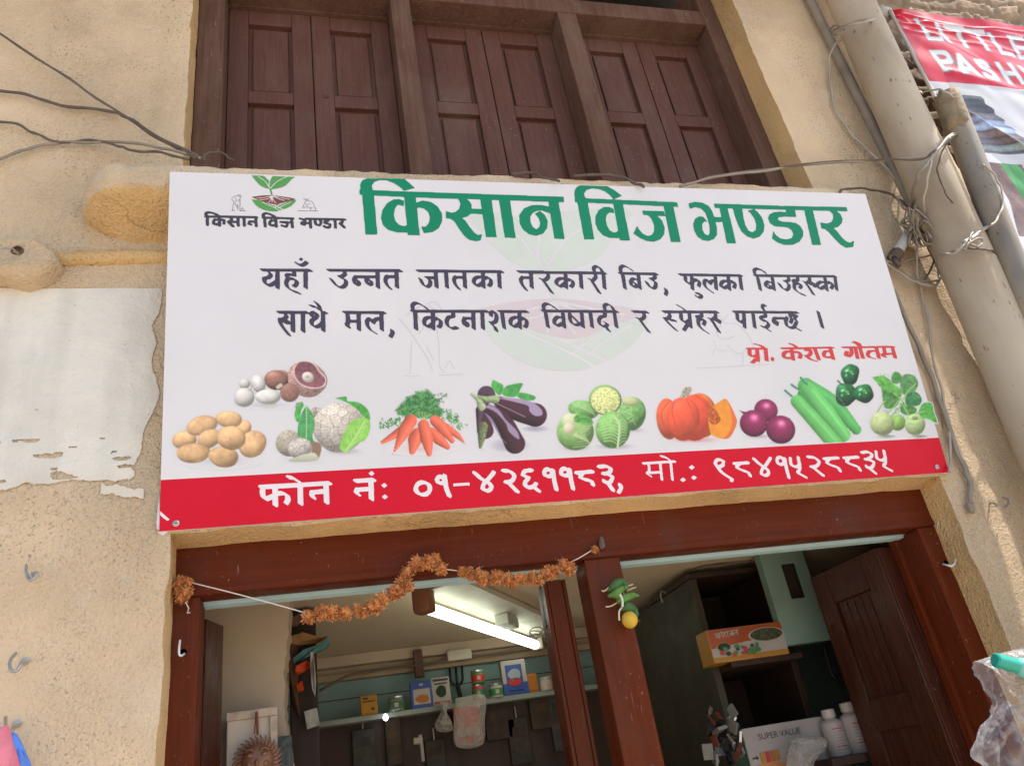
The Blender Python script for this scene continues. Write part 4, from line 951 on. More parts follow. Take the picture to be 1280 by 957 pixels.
i = p.poly([(430,250),(500,350),(525,470),(500,600),(520,680),(440,640),(345,600),(335,500),(370,360)], (78, 160, 92), tex=p.n(34, 24), amp=.4)
for q in range(9): p.line([(430, 330+q*32), (390, 350+q*34), (350, 400+q*30)], 6, (150, 205, 150), .7); p.line([(430, 330+q*32), (470, 350+q*30), (510, 420+q*22)], 6, (150, 205, 150), .6)
p.line([(430,260),(435,450),(430,630)], 12, (170, 214, 160))
p.poly([(820,660),(880,520),(960,420),(1080,390),(1150,430),(1150,540),(1100,640),(1000,690),(930,750),(870,785),(815,740)], (150, 214, 96), tex=p.n(50, 25), amp=.25)
p.line([(880,770),(980,620),(1100,420)], 20, (190, 228, 140))
for q in range(5): p.line([(920+q*38, 710-q*62), (900+q*34, 620-q*45), (905+q*30, 560-q*25)], 7, (196, 230, 150), .8); p.line([(930+q*38, 700-q*62), (1010+q*22, 650-q*48), (1070+q*15, 620-q*48)], 7, (196, 230, 150), .8)
curd(360, 740, 140, 118, 70, (222, 214, 206), 34); p.poly([(380,810),(520,790),(568,850),(520,880),(280,890),(240,870)], (212, 212, 190), grad=(1.05, .85))
p.build('cauliflower_picture')
# carrots
p = Pic(Crop(460, 470, 8.7), 1131, 957, ST*8.7); rs = random.Random(5)
p.shadow(560, 790, 420, 90, .25, (226, 150, 150))
def frond(x0, y0, x1, y1, n, w):
    for q in range(n):
        t = q/n; x = x0+(x1-x0)*t; y = y0+(y1-y0)*t; a = rs.uniform(0, 6.3); L = rs.uniform(.4, 1)*w
        c = rs.choice([(74,142,78),(60,120,66),(96,164,88),(120,178,104),(50,104,60)]); x += rs.gauss(0, w*.45); y += rs.gauss(0, w*.45)
        p.line([(x, y), (x+L*.5*math.cos(a), y+L*.5*math.sin(a)), (x+L*.8*math.cos(a+.4), y+L*.8*math.sin(a+.4))], rs.uniform(7, 13), c, .9)
p.poly([(320,420),(300,370),(400,260),(520,190),(640,165),(720,240),(760,330),(800,430),(640,470),(480,450)], (88, 140, 86), tex=p.n(22, 41), amp=1.0, soft=.3)
frond(560, 400, 590, 190, 60, 70); frond(520, 400, 420, 260, 60, 70); frond(480, 430, 300, 370, 45, 60); frond(420, 450, 120, 550, 55, 52); frond(640, 400, 700, 240, 50, 60); frond(700, 330, 830, 190, 26, 34); frond(680, 420, 880, 410, 50, 60); frond(850, 420, 1000, 540, 45, 50)
for q in ((540,400),(575,390),(600,400),(630,440)): p.line([(590,480),(q[0]+10,440),q], 7, (190, 210, 130))
tx = p.n(70, 42)+.6*np.where(p.n(10, 43, 2) > .27, -1., 0)
for pts, r in (([(390,580),(150,725)],(58,20)), ([(840,560),(960,650),(1045,740)],(40,32,3)), ([(720,490),(800,570),(905,710)],(58,64,26)), ([(680,600),(760,690),(855,775)],(40,62,28)),
               ([(455,490),(390,600),(265,850)],(68,72,6)), ([(525,620),(500,700),(470,830)],(52,75,30)), ([(595,540),(630,680),(655,850)],(62,72,28))):
    p.cap(pts, r, (240, 116, 88), .62, .06, tx, .10)
p.build('carrot_picture')
# aubergines
p = Pic(Crop(580, 465, 8.7), 1044, 957, ST*8.7); g = p.n(120, 51)
p.shadow(480, 800, 300, 110, .45, (150, 148, 170)); p.shadow(760, 620, 200, 50, .5, (150, 148, 170))
p.cap([(230,250),(250,260)], (95, 80), (92, 66, 84), .5); p.cap([(170,420),(220,640)], (55, 90), (84, 50, 62), .5)
p.cap([(250,290),(180,380),(150,560)], (45, 40, 20), (96, 72, 92), .5)
for q in ([(300,90),(350,110),(415,155),(390,250),(345,240),(285,160)], [(400,240),(430,170),(500,140),(620,125),(600,190),(550,270),(440,270)], [(560,270),(590,230),(660,235),(760,270),(740,310),(640,310)]): p.poly(q, (86, 172, 84), tex=p.n(40, 52), amp=.4)
p.cap([(370,330),(560,420),(760,470)], (60, 110, 128), (84, 50, 60), .5); 
p.poly([(345,285),(500,285),(700,320),(820,400),(835,470),(760,480),(700,430),(680,370),(540,330)], (176, 156, 186)); p.line([(330,340),(480,410),(650,490)], 12, (150, 120, 130))
p.cap([(250,410),(400,520),(540,780)], (58, 95, 112), (80, 46, 54), .5)
p.poly([(210,385),(270,360),(370,420),(440,520),(560,640),(590,730),(540,710),(470,640),(440,560),(330,440)], (166, 146, 176)); p.poly([(200,430),(290,510),(350,620),(380,700),(460,790),(390,730),(330,620),(260,520)], (150, 130, 160))
p.cap([(70,245),(140,300),(180,380)], (14, 26, 46), (176, 190, 150), .6, tex=p.n(20, 53), amp=.4); p.cap([(140,268),(240,300),(330,300)], (12, 34, 46), (160, 178, 132), .6, tex=p.n(20, 54), amp=.4)
p.cap([(195,600),(180,720),(165,825)], (55, 40, 14), (122, 132, 92), .55, tex=p.n(16, 55), amp=.9)
p.build('aubergine_picture')
# cabbages
p = Pic(Crop(685, 475, 9.846), 1280, 935, ST*9.8); g = p.n(36, 61)
p.shadow(800, 820, 330, 60, .4); p.shadow(330, 840, 260, 50, .4); p.shadow(1060, 620, 180, 50, .3)
def veins(cx, cy, dx, dy, n, w, col, bend):
    for q in range(n):
        t = (q+.5)/n; x = cx+dx*t; y = cy+dy*t
        for sgn in (-1, 1): p.line([(x, y), (x+sgn*bend*.5, y-35), (x+sgn*bend, y-20+40*t)], w, col, .75)
p.ell(1020, 420, 165, 205, 10, (134, 190, 110), .55, tex=g, amp=.45); p.ell(1000, 270, 110, 55, 5, (196, 206, 150), .7); veins(900, 330, 80, 230, 5, 8, (190, 222, 170), 90)
p.ell(420, 370, 190, 115, 10, (140, 196, 118), .55, tex=g, amp=.35)
for q in range(6): p.line([(280+q*20,300+q*8),(380+q*22,310+q*16),(520+q*10,300+q*30)], 8, (190, 222, 160), .7)
p.ell(688, 250, 202, 186, 10, (150, 196, 112), .6); r_ = np.hypot((p.x-688)/180, (p.y-250)/165)
p.ell(690, 255, 178, 165, 0, (216, 222, 150), .85, tex=p.n(13, 63)*(0.4+r_), amp=.75)
p.ell(320, 640, 228, 228, 0, (160, 205, 124), .55, tex=g, amp=.3); p.ell(250, 500, 90, 90, 0, (216, 220, 180), .8); p.ell(240, 600, 70, 75, 0, (222, 214, 180), .75)
for q in range(9): p.line([(300,680),(380+q*16,600+q*24),(530-q*30,560+q*34)], 9, (206, 228, 170), .7)
p.poly([(300,470),(360,420),(470,440),(545,530),(480,540),(320,520)], (104, 172, 84), tex=p.n(24, 64), amp=.6)
for q in range(7): p.line([(140+q*16,720+q*14),(230+q*20,740+q*12),(300+q*30,800-q*6)], 8, (110, 160, 84), .6)
p.ell(780, 615, 212, 226, 0, (146, 202, 116), .55, tex=g, amp=.28); p.line([(790,440),(860,560),(840,830)], 26, (200, 226, 170))
for q in range(8): p.line([(850-q*2,500+q*42),(760,470+q*40),(610+q*8,520+q*34)], 9, (202, 228, 172), .8); p.line([(855,520+q*40),(900,490+q*38),(960-q*3,540+q*30)], 8, (202, 228, 172), .75)
p.build('cabbage_picture')
# pumpkin
p = Pic(Crop(805, 475, 6.564), 770, 591, ST*6.5); g = p.n(50, 71)
p.shadow(400, 490, 280, 40, .4, (214, 120, 120))
p.ell(185, 320, 95, 168, -6, (236, 108, 70), .6, tex=g, amp=.2); p.ell(460, 290, 130, 182, -10, (236, 124, 66), .6, spec=.1, tex=g, amp=.25)
p.ell(400, 310, 150, 190, 0, (240, 92, 62), .65, spec=.06, tex=g, amp=.2); p.ell(310, 320, 135, 180, 0, (242, 98, 66), .66, spec=.06, tex=g, amp=.2)
for q in ([(240,160),(220,280),(290,480)], [(340,160),(400,320),(440,480)], [(200,170),(130,280),(180,440)], [(410,120),(520,240),(520,400)]): p.line(q, 7, (206, 70, 52), .7)
p.poly([(285,140),(310,80),(345,55),(380,70),(360,120),(330,145)], (178, 170, 150), tex=p.n(9, 72), amp=1.0)
p.poly([(560,210),(610,180),(665,160),(740,300),(745,370),(690,470),(620,480),(540,440),(520,330)], (240, 120, 62), grad=(1, .95))
p.poly([(555,215),(660,162),(705,300),(700,400),(640,475),(560,460),(530,430),(515,300)], (244, 156, 56), tex=g, amp=.2)
p.poly([(515,230),(560,230),(610,300),(610,340),(560,370),(520,330)], (196, 98, 44), tex=p.n(9, 73), amp=1.2)
p.build('pumpkin_picture')
# onions
p = Pic(Crop(920, 495, 6.564), 590, 470, ST*6.5)
def onion(cx, cy, r, tx_, ty_, seed):
    a = np.arctan2(p.y-ty_, p.x-tx_); t = np.sin(a*46+seed)*.35+p.n(30, seed)
    p.poly([(tx_-3, ty_), (cx-r*.5, cy-r*.55), (cx+r*.5, cy-r*.6), (tx_+5, ty_+3)], (112, 40, 70))
    p.ell(cx, cy, r*1.02, r*.97, 20, (142, 44, 88), .5, spec=.42, tex=t, amp=.22, sp=22, L=(.05, -.45, .89))
p.shadow(170, 330, 140, 30, .4); p.shadow(350, 380, 130, 26, .4)
onion(233, 118, 95, 205, 28, 81); onion(132, 225, 112, 20, 120, 82); onion(353, 275, 118, 425, 182, 83)
p.build('onion_picture')
# long gourds
p = Pic(Crop(970, 450, 6.095), 680, 640, ST*6.1); g = p.n(60, 91)
for pts, r in (([(215,195),(420,330),(600,530)],(60,62,38)),): p.cap(pts, r, (92, 182, 96), .6, .05, g, .15)
p.cap([(205,260),(330,420),(480,590)], (52, 55, 50), (84, 172, 84), .6, .04, g, .15)
p.cap([(240,225),(370,390),(510,570)], (58, 62, 48), (112, 200, 110), .66, .08, g, .12)
p.cap([(150,315),(290,470),(440,640)], (50, 56, 60), (110, 196, 106), .66, .08, g, .12)
for q in ([(178,135),(200,165),(225,185)], [(108,188),(130,205),(158,222)], [(58,232),(80,252),(108,275)]): p.line(q, 17, (84, 142, 118))
p.a[p.y > 631-(p.x-350)*0.045] = 0
p.build('gourd_picture')
# green peppers
p = Pic(Crop(1035, 450, 6.095), 360, 380, ST*6.1); gl = p.n(20, 101)
for cx, cy, rx, ry in ((158,110,68,82), (125,262,82,88), (260,255,78,70)):
    p.ell(cx, cy, rx, ry, 12, (34, 116, 60), .4, spec=.18, tex=gl, amp=.6, wob=.05, seed=cx)
    p.ell(cx-24, cy-30, 16, 9, -30, (170, 214, 180), .9); p.ell(cx+18, cy-6, 9, 6, 20, (150, 206, 166), .9); p.ell(cx-30, cy+6, 8, 12, 20, (120, 190, 140), .9); p.ell(cx+8, cy-20, 18, 10, 10, (96, 180, 80), .7)
p.line([(65,158),(85,178),(105,190)], 12, (56, 110, 70))
p.build('pepper_picture')
# kohlrabi
p = Pic(Crop(1082, 450, 6.095), 560, 600, ST*6.1); g = p.n(26, 111); rs = random.Random(9)
p.shadow(150, 580, 90, 18, .6, (120, 130, 120)); p.shadow(400, 580, 80, 18, .6, (120, 130, 120))
def lf(pts, c, sd): p.poly(pts, c, tex=p.n(24, sd), amp=.6)
lf([(185,130),(210,90),(250,100),(270,150),(230,180),(190,170)], (76, 142, 66), 112); lf([(250,140),(300,105),(360,120),(390,170),(370,230),(310,270),(260,240)], (92, 152, 88), 113)
lf([(110,210),(190,190),(260,230),(240,330),(180,370),(130,350)], (70, 130, 60), 114); lf([(300,260),(370,240),(415,290),(400,340),(330,350),(290,320)], (60, 128, 76), 115)
lf([(40,130),(130,120),(200,180),(280,240),(230,260),(130,230),(80,180)], (106, 186, 76), 116); lf([(250,330),(330,340),(380,380),(330,420),(260,400)], (74, 140, 64), 117)
lf([(390,400),(420,335),(490,325),(510,400),(535,480),(470,450),(420,440)], (88, 178, 72), 118)
for q in ([(120,440),(180,380),(250,300)], [(160,450),(210,400),(270,330)], [(80,395),(110,345),(140,310)], [(260,300),(290,370),(320,420)], [(280,300),(310,240),(370,180)], [(200,250),(260,300),(300,350)], [(330,420),(390,400),(440,390)]): p.line(q, 11, (150, 196, 116))
for q in range(60):
    x, y = rs.uniform(100, 390), rs.uniform(110, 390); p.line([(x, y), (x+rs.uniform(-24, 24), y+rs.uniform(-24, 24)), (x+rs.uniform(-34, 34), y+rs.uniform(-30, 30))], 5, rs.choice([(150, 200, 120), (50, 104, 52), (120, 180, 100)]), .6)
p.ell(232, 475, 62, 62, 0, (150, 196, 100), .6, tex=g, amp=.25)
p.ell(115, 485, 92, 88, 30, (196, 212, 150), .58, tex=g, amp=.25); p.ell(365, 490, 78, 82, 0, (190, 214, 150), .58, spec=.05, tex=g, amp=.2)
for q in range(3): p.line([(305+q*8,440+q*40),(365,455+q*36),(425-q*5,435+q*42)], 5, (140, 170, 110), .6)
p.ell(365, 440, 22, 14, 0, (140, 164, 100), .7)
p.build('kohlrabi_picture')
# ================================================================== things on the facade
V3 = Vector
def A(u, v, Y): return V3(at(u, v, Y))
m_pipe = mat('beige_pvc_pipe', (0.46, 0.385, 0.295), rough=.65, var=.12, vs=4, bump=.10, bs=60, spec=.2, col2=(.30, .235, .165), c2s=5, c2t=(.46, .75), stretch=(1, 1, .35), speck=.035, spk_s=60)
m_pipe2 = mat('grey_metal_pipe', (0.22, 0.20, 0.175), rough=.55, var=.2, vs=6, bump=.06, bs=40, spec=.3, col2=(.32, .25, .17), c2s=7, c2t=(.46, .68), stretch=(1, 1, .4), speck=.03, spk_s=70)
m_rust = mat('mud_crust', (.24, .185, .12), rough=.95, var=.3, vs=14, bump=.8, bs=60)
m_cable = mat('dusty_brown_cable', (.115, .085, .068), rough=.65, var=.25, vs=9); m_cable2 = mat('dusty_grey_cable', (.26, .22, .18), rough=.6, var=.2, vs=9); m_cable3 = mat('pale_grey_cable', (.38, .34, .29), rough=.55, var=.2, vs=9)
def pipe(name, a, b, r, m_, z0, z1, sockets, label):
    a = V3(a); b = V3(b); d = (b-a)/(b.z-a.z); f = lambda z: a+d*(z-a.z)
    root = empty(name, f(z0)); tag(root, label, 'pipe'); inv = Matrix.Translation(-root.location)
    zs = [z0+(z1-z0)*i/24 for i in range(25)]
    o = MB().tube([f(z)-root.location+V3((.003*math.sin(z*2.3), 0, 0)) for z in zs], r, 28).build('pipe_body', m_, root, smooth=True, auto=40)
    for z in sockets:
        q = MB(); q.tube([f(z-.07)-root.location, f(z-.068)-root.location, f(z+.068)-root.location, f(z+.07)-root.location], [r*1.02, r*1.11, r*1.11, r*1.02], 28); q.build('socket', m_, root, smooth=True, auto=40)
    return root
pipe('drain_pipe', at(1063, 0, -.132), at(1240, 400, -.132), .094, m_pipe, .2, 5.6, [1.1], 'thick beige plastic drain pipe running down the wall right of the shop sign')
pipe('drain_pipe', at(1013, 0, -.012), at(1087, 150, -.012), .021, m_cable2, .8, 5.6, [], 'thin dusty brown pipe against the plaster, left of the thick beige drain pipe')
r2 = pipe('metal_pipe', at(1184, 122, -.21), at(1264, 330, -.21), .049, m_pipe2, .4, at(1184, 122, -.21)[2], [], 'grey metal pipe with a mud-crusted open top in front of the red banner')
q = MB(); a_ = V3(at(1184, 122, -.21))-r2.location; b_ = V3(at(1200, 165, -.21))-r2.location; rr = random.Random(4)
q.tube([b_+(a_-b_)*t for t in (0, .25, .5, .75, .97)], [.0480, .0500, .0505, .0512, .0518], 26); q.v = [(x-.002+rr.uniform(-.0015, .0015), y+rr.uniform(-.0015, .0015), z+rr.uniform(-.02, .02)) for x, y, z in q.v]; q.build('mud_crust', m_rust, r2, smooth=True)

# ---- banner of the neighbour
def banner():
    root = empty('shop_banner', at(1113, 5, .05)); tag(root, 'glossy red and white fabric shop banner with white capitals tied to the rubble wall', 'banner')
    ox, oy, oz = root.location
    x1, z1, z0 = 4.55, 4.825, 2.75; nx_, nz_ = 330, 520
    S, T = np.meshgrid(np.linspace(0, 1, nx_), np.linspace(0, 1, nz_))     # T down from the top
    left = np.interp(T, [0, .27, .50, .68, 1], [3.322, 3.299, 3.258, 3.235, 3.20]); Xp = left+(x1-left)*S; Zp = z1-(z1-z0)*T-.075*S*np.clip(1-T*1.5, 0, 1)
    X_, Z_ = Xp-3.31, z1-Zp
    Yp = .05+(fbm(Xp*3+Zp*1.3, Zp*2.0, 55, 3)-.47)*.06
    for (cx, cz, ang, w_, am, fall) in ((0, .03, .34, .016, .010, .4), (0, .06, .10, .012, .008, .6), (0, .115, -.02, .008, .007, 1.2), (0, .155, .03, .009, .008, 1.3), (0, .08, .62, .018, .012, .25), (.0, .20, .10, .014, .006, .5), (.0, .70, .75, .022, .026, 1.0), (.1, .50, .2, .03, .012, .8)):
        d = (Z_-cz)*math.cos(ang)-(X_-cx)*math.sin(ang); u = (X_-cx)*math.cos(ang)+(Z_-cz)*math.sin(ang); Yp = Yp-am*np.exp(-(d/w_)**2)*np.clip(u/.05, 0, 1)*np.exp(-np.clip(u, 0, 9)/fall)
    Yp = Yp+.05*np.exp(-((X_)**2+(Z_)**2)/.004)
    c = np.zeros(S.shape+(3,)); white = np.array([.56, .57, .61]); red = lin((196, 12, 44))
    zr = 4.247-.02*S; c[:] = white; c[(Zp > zr) & (S > .010)] = red; c[(S <= .022) & (Zp > zr)] = red*.8
    Zs = 4.165-Zp; Xs = Xp-3.28                                              # printed picture of folded shawls
    st_ = (Zs > 0) & (Zs < .37) & (Xs > .005) & (Xs < .27+.16*np.clip(Zs/.34, 0, 1)+.010*np.sin(Zs*100))
    lay = Zs/.37*9+.25*np.sin(Xs*7)+.3*fbm(Xs*9, Zs*9, 3); li = np.floor(lay).astype(int)
    pal = lin(np.array([(86,98,96),(62,60,66),(56,54,62),(104,98,108),(120,134,166),(150,170,206),(112,98,104),(96,84,88),(122,134,132),(90,84,96)]))
    pc = pal[np.clip(li, 0, 9)]*(0.45+.85*np.clip(np.sin((lay-li)*math.pi), 0, 1)**.6)[..., None]*(0.55+.9*fbm(Xs*90, Zs*130, 9, 3))[..., None]
    c = np.where(st_[..., None], pc, c)
    b_ = (Zp < 3.735) & (Zp > 3.30) & (Xp > 3.33+.10*np.sin((3.735-Zp)*9)*.4) & (Xp < 4.3); pb = lin((118, 90, 80))*(0.5+.9*fbm(Xp*26, Zp*40, 14))[..., None]; c = np.where(b_[..., None], pb, c)
    g_ = b_ & (np.abs(Xp-3.50-(3.735-Zp)*.10) < .055); c = np.where(g_[..., None], lin((64, 150, 66))*(0.4+1.1*fbm(Xp*70, Zp*16, 15))[..., None], c)
    w_ = b_ & (Xp > 3.57+(3.735-Zp)*.1) & (Xp < 3.70); c = np.where(w_[..., None], lin((206, 190, 196))*(0.6+.7*fbm(Xp*40, Zp*40, 17))[..., None], c)
    G = {'L': [[(0,0),(0,1)],[(0,0),(.48,0)]], 'I': [[(0,0),(0,1)]], 'T': [[(.36,0),(.36,1)],[(0,1),(.72,1)]], 'E': [[(0,0),(0,1)],[(0,0),(.6,0)],[(0,.5),(.5,.5)],[(0,1),(.6,1)]],
         'P': [[(0,0),(0,1)],[(0,1),(.38,1),(.56,.9),(.56,.62),(.38,.48),(0,.48)]], 'A': [[(0,0),(.36,1)],[(.36,1),(.72,0)],[(.13,.28),(.59,.28)]], 'S': [[(.50,.82),(.38,.98),(.14,.98),(.02,.84),(.06,.62),(.28,.52),(.48,.40),(.52,.18),(.38,.02),(.14,.02),(.0,.17)]],
         'H': [[(0,0),(0,1)],[(.55,0),(.55,1)],[(0,.5),(.55,.5)]], 'M': [[(0,0),(0,1)],[(.7,0),(.7,1)],[(0,1),(.35,.25)],[(.35,.25),(.7,1)]]}
    def sample(I):
        f = I.m.copy()
        for _ in range(2):
            g = f.copy(); g[1:-1] = (f[:-2]+2*f[1:-1]+f[2:])/4; f = g.copy(); f[:, 1:-1] = (g[:, :-2]+2*g[:, 1:-1]+g[:, 2:])/4
        i = np.clip(((Xp-I.x0)/I.h).round().astype(int), 0, I.nx-1); j = np.clip(((Zp-I.z0)/I.h).round().astype(int), 0, I.nz-1)
        return f[j, i]*((Xp > I.x0) & (Xp < I.x0+I.h*I.nx) & (Zp > I.z0) & (Zp < I.z0+I.h*I.nz))
    Ie, If = Ink(3.25, 4.2, 4.6, 4.85, .002), Ink(3.25, 4.2, 4.6, 4.85, .002)
    for row, h, w in (((('L',3.455,4.572),('I',3.572,4.566),('T',3.632,4.556),('T',3.758,4.546),('L',3.898,4.528),('E',4.018,4.52)), .145, .031), ((('P',3.425,4.332),('A',3.525,4.318),('S',3.672,4.304),('H',3.812,4.294),('M',3.950,4.282)), .135, .031)):
        for ch, x, z in row:
            for s_ in G[ch]:
                P_ = np.array([(x+px*h, z+pz*h) for px, pz in s_])
                if len(P_) > 2: P_ = smooth_path(P_, 5)
                If.nib(P_, (w*.8, .0001), w, curve=False); Ie.nib(P_+np.array([.009, -.010]), (w*.8, .0001), w, curve=False); Ie.nib(P_, (w*.8+.008, .0001), w+.008, curve=False)
    me_, mf_ = sample(Ie)[..., None], sample(If)[..., None]; c = c*(1-me_)+np.array([.17, .16, .19])*me_; c = c*(1-mf_)+np.array([.60, .61, .65])*mf_
    jj, ii = np.meshgrid(np.arange(nz_-1), np.arange(nx_-1), indexing='ij'); a = (jj*nx_+ii).ravel(); Q = np.stack([a, a+nx_, a+nx_+1, a+1], -1)
    np_mesh('banner_sheet', np.stack([Xp-ox, Yp-oy, Zp-oz], -1).reshape(-1, 3), Q, vmat('glossy_banner_print', .24, .32), root, c.reshape(-1, 3), True)
    b = MB(); b.tube(smooth_path([V3((np.interp(z, [4.0, 4.25, 4.80], [3.279, 3.299, 3.322])-.002, .048, z))-root.location for z in np.linspace(4.02, 4.78, 9)], 2), .009, 8); b.build('hem_rod', mat('grey_hem', (.55, .53, .50), var=.15), root, smooth=True)
    b = MB(); b.blob((-.035, .045, -.03), (.055, .04, .05), 8, 12, .5, 3); b.build('gathered_corner', mat('grey_cloth', (.5, .48, .46), var=.15), root, smooth=True)
banner()

# ---- cables
CG = 'loose cables along the shop wall'
def cab(pix, r, m_, label): wire('cable', pix, r, m_, label, 'cable')
cab([(-40,15,-.02),(60,82,-.02),(130,128,-.02),(180,162,-.05),(225,188,-.12),(245,197,-.15)], .0042, m_cable, 'straight dark cable descending from the upper left to the ledge by the window')
cab([(-30,108,.0),(30,118,.0),(75,131,.0),(140,140,.0),(160,148,-.03),(200,172,-.10),(250,197,-.15)], .0050, m_cable, 'twin dark cable second from the top on the left plaster wall')
cab([(-30,153,-.0),(15,154,.0),(45,167,.0),(70,177,.0),(120,176,-.01),(150,183,-.05),(165,188,-.09),(200,191,-.12),(236,199,-.15)], .0042, m_cable, 'dark cable with a dip at the left, lowest joining the ledge')
cab([(-30,210,.0),(10,195,.0),(45,183,.0),(90,178,.0),(150,178,-.03),(200,184,-.10),(250,198,-.15)], .0048, m_cable2, 'thick greyish cable arching up from the left edge above the rounded ledge')
cab([(254,200,-.15),(258,193,-.15),(272,190,-.13),(285,196,-.12),(292,202,-.12)], .0035, m_cable, 'short looped wire end on the ledge at the window corner')
cab([(640,217,-.16),(665,216,-.155),(680,222,-.17),(700,227,-.19)], .0045, m_cable, 'short dark cable lying on the ledge above the word gap of the title')
cab([(715,219,-.16),(755,219,-.15),(775,221,-.155),(790,227,-.17),(806,234,-.19)], .0055, m_cable, 'brown cable humped over the ledge under the middle window')
cab([(850,234,-.17),(880,224,-.17),(940,215,-.17),(1020,205,-.14),(1100,200,-.20),(1150,197,-.25),(1168,190,-.26),(1180,178,-.26),(1198,166,-.22),(1204,163,-.19)], .0052, m_cable2, 'long taut cable from the window ledge to the grey metal pipe')
cab([(880,222,-.16),(960,211,-.16),(1030,203,-.145),(1105,199,-.21),(1150,199,-.25),(1172,186,-.265),(1190,172,-.24)], .0040, m_cable, 'thinner dark cable twisted alongside the long taut cable')
cab([(1050,240,-.17),(1056,236,-.13),(1080,236,-.03),(1105,240,-.01),(1122,248,-.01),(1133,258,-.02),(1148,284,-.02),(1160,300,-.03)], .0045, m_cable, 'brown cable curling over the top right corner of the sign')
cab([(1094,24,-.24),(1075,29,-.26),(1052,36,-.2),(1042,44,-.1),(1050,50,-.08),(1040,62,-.05),(1037,80,-.01),(1039,110,.0),(1046,140,.0),(1065,168,.0),(1090,192,-.01),(1110,212,-.01),(1132,240,-.01),(1140,256,-.01)], .0050, m_cable3, 'pale wire looping down the plaster from the tie round the thick drain pipe')
cab([(1038,36,-.12),(1044,32,-.17),(1056,37,-.2),(1049,44,-.2),(1041,40,-.15),(1060,30,-.22),(1080,25,-.24),(1094,30,-.2),(1100,40,-.12)], .0045, m_cable2, 'grey wire tie knotted round the top of the thick drain pipe')
cab([(1092,28,-.2),(1102,48,-.12),(1118,68,-.08),(1124,88,-.08),(1131,108,-.08),(1146,132,-.08),(1160,150,-.08)], .0065, m_cable, 'dark bundled cable running down the gap right of the thick drain pipe')
cab([(1104,54,-.06),(1120,66,-.02),(1135,76,.04),(1148,86,.1)], .0042, m_cable, 'short dark cable branching towards the banner')
cab([(1204,163,-.2),(1185,172,-.25),(1172,188,-.27),(1160,203,-.27),(1150,215,-.26),(1143,232,-.2),(1140,252,-.1),(1138,268,-.03)], .0060, m_cable2, 'doubled cable bending from the pipes down towards the knotted cluster')
cab([(1166,193,-.27),(1160,220,-.26),(1155,250,-.2),(1155,275,-.1),(1150,295,-.04),(1146,315,-.03),(1148,350,-.0),(1158,390,.0),(1167,450,.0),(1180,500,.0),(1187,540,.0),(1188,575,-.01),(1186,590,-.02)], .0045, m_cable3, 'pale cable hanging straight past the right edge of the sign')
cab([(1206,176,-.2),(1222,190,-.21),(1238,220,-.21),(1248,240,-.21),(1251,258,-.21),(1245,275,-.21),(1232,285,-.21),(1215,297,-.24),(1205,303,-.25)], .0060, m_cable3, 'pale double wire curving round the front of the grey metal pipe')
cab([(1250,258,-.212),(1240,278,-.212),(1222,292,-.23),(1208,302,-.25),(1200,312,-.24),(1186,318,-.2),(1172,316,-.1)], .0045, m_cable3, 'pale wire twisted into the tie on the thick drain pipe')
cab([(1216,291,-.25),(1212,302,-.26),(1220,308,-.26),(1228,304,-.26),(1224,297,-.26),(1210,306,-.26),(1205,313,-.25)], .0038, m_cable2, 'small wire knot on the front of the thick drain pipe')
cab([(1210,310,-.25),(1235,312,-.24),(1248,320,-.2),(1256,332,-.15),(1268,345,-.1),(1290,370,-.08)], .0038, m_cable, 'thin brown wire running right from the pipe knot')
cab([(1195,313,-.2),(1178,322,-.08),(1160,320,-.03),(1140,324,-.01),(1125,329,.0)], .0040, m_cable2, 'thin wire from the pipe knot to the pale conduit stub')
cab([(1146,284,-.03),(1152,298,-.03),(1163,312,-.03),(1170,330,-.02),(1174,345,-.02),(1172,355,-.02),(1160,357,-.02),(1140,350,-.02),(1120,338,-.02),(1107,328,-.03)], .0052, m_cable3, 'pale loop of cable hanging below the knotted cluster beside the sign')
cab([(1106,325,-.03),(1120,332,-.03),(1135,345,-.02),(1155,352,-.02),(1172,350,-.02)], .0042, m_cable2, 'greyish cable loop under the pale conduit stub')
cab([(1102,332,-.04),(1110,350,-.03),(1122,375,-.02),(1140,415,-.01),(1160,460,.0),(1178,510,.0),(1195,560,.0),(1208,590,.0),(1213,605,.0),(1213,630,-.005)], .0082, m_cable2, 'thick grey cable along the right edge of the sign ending in a cut stub')
cab([(1188,172,-.25),(1178,190,-.24),(1172,210,-.235),(1178,232,-.235),(1190,254,-.235)], .0032, m_cable, 'thin loose wire end trailing down the front of the thick drain pipe')
cab([(1120,246,-.02),(1132,262,-.03),(1146,276,-.05),(1158,290,-.05),(1172,306,-.05),(1186,316,-.08)], .0050, m_cable2, 'grey cable crossing behind the knot towards the thick drain pipe')
cab([(1128,70,-.02),(1136,92,-.02),(1140,112,-.02),(1152,128,-.04),(1160,140,-.06)], .0035, m_cable2, 'thin grey wire beside the dark bundle right of the thick drain pipe')
cab([(1132,106,.0),(1146,112,.0),(1152,116,-.05),(1160,114,-.15),(1172,112,-.26),(1186,117,-.27),(1196,128,-.24)], .0035, m_cable3, 'wire wrapped over the broken top of the grey metal pipe')
cab([(1228,205,-.265),(1240,215,-.265),(1250,232,-.265),(1254,250,-.265),(1249,270,-.265),(1238,282,-.265)], .0040, m_cable3, 'thin pale wire along the outer edge of the grey metal pipe')
cab([(1148,286,-.05),(1160,300,-.05),(1168,318,-.04),(1164,335,-.03),(1156,350,-.02)], .0040, m_cable, 'short dark wire dropping from the tangled knot')
cab([(1060,45,-.03),(1072,60,-.03),(1085,100,-.03),(1100,150,-.03),(1118,195,-.03),(1135,235,-.03),(1146,265,-.05)], .0042, m_cable, 'dark cable following the thin brown pipe down to the knot')
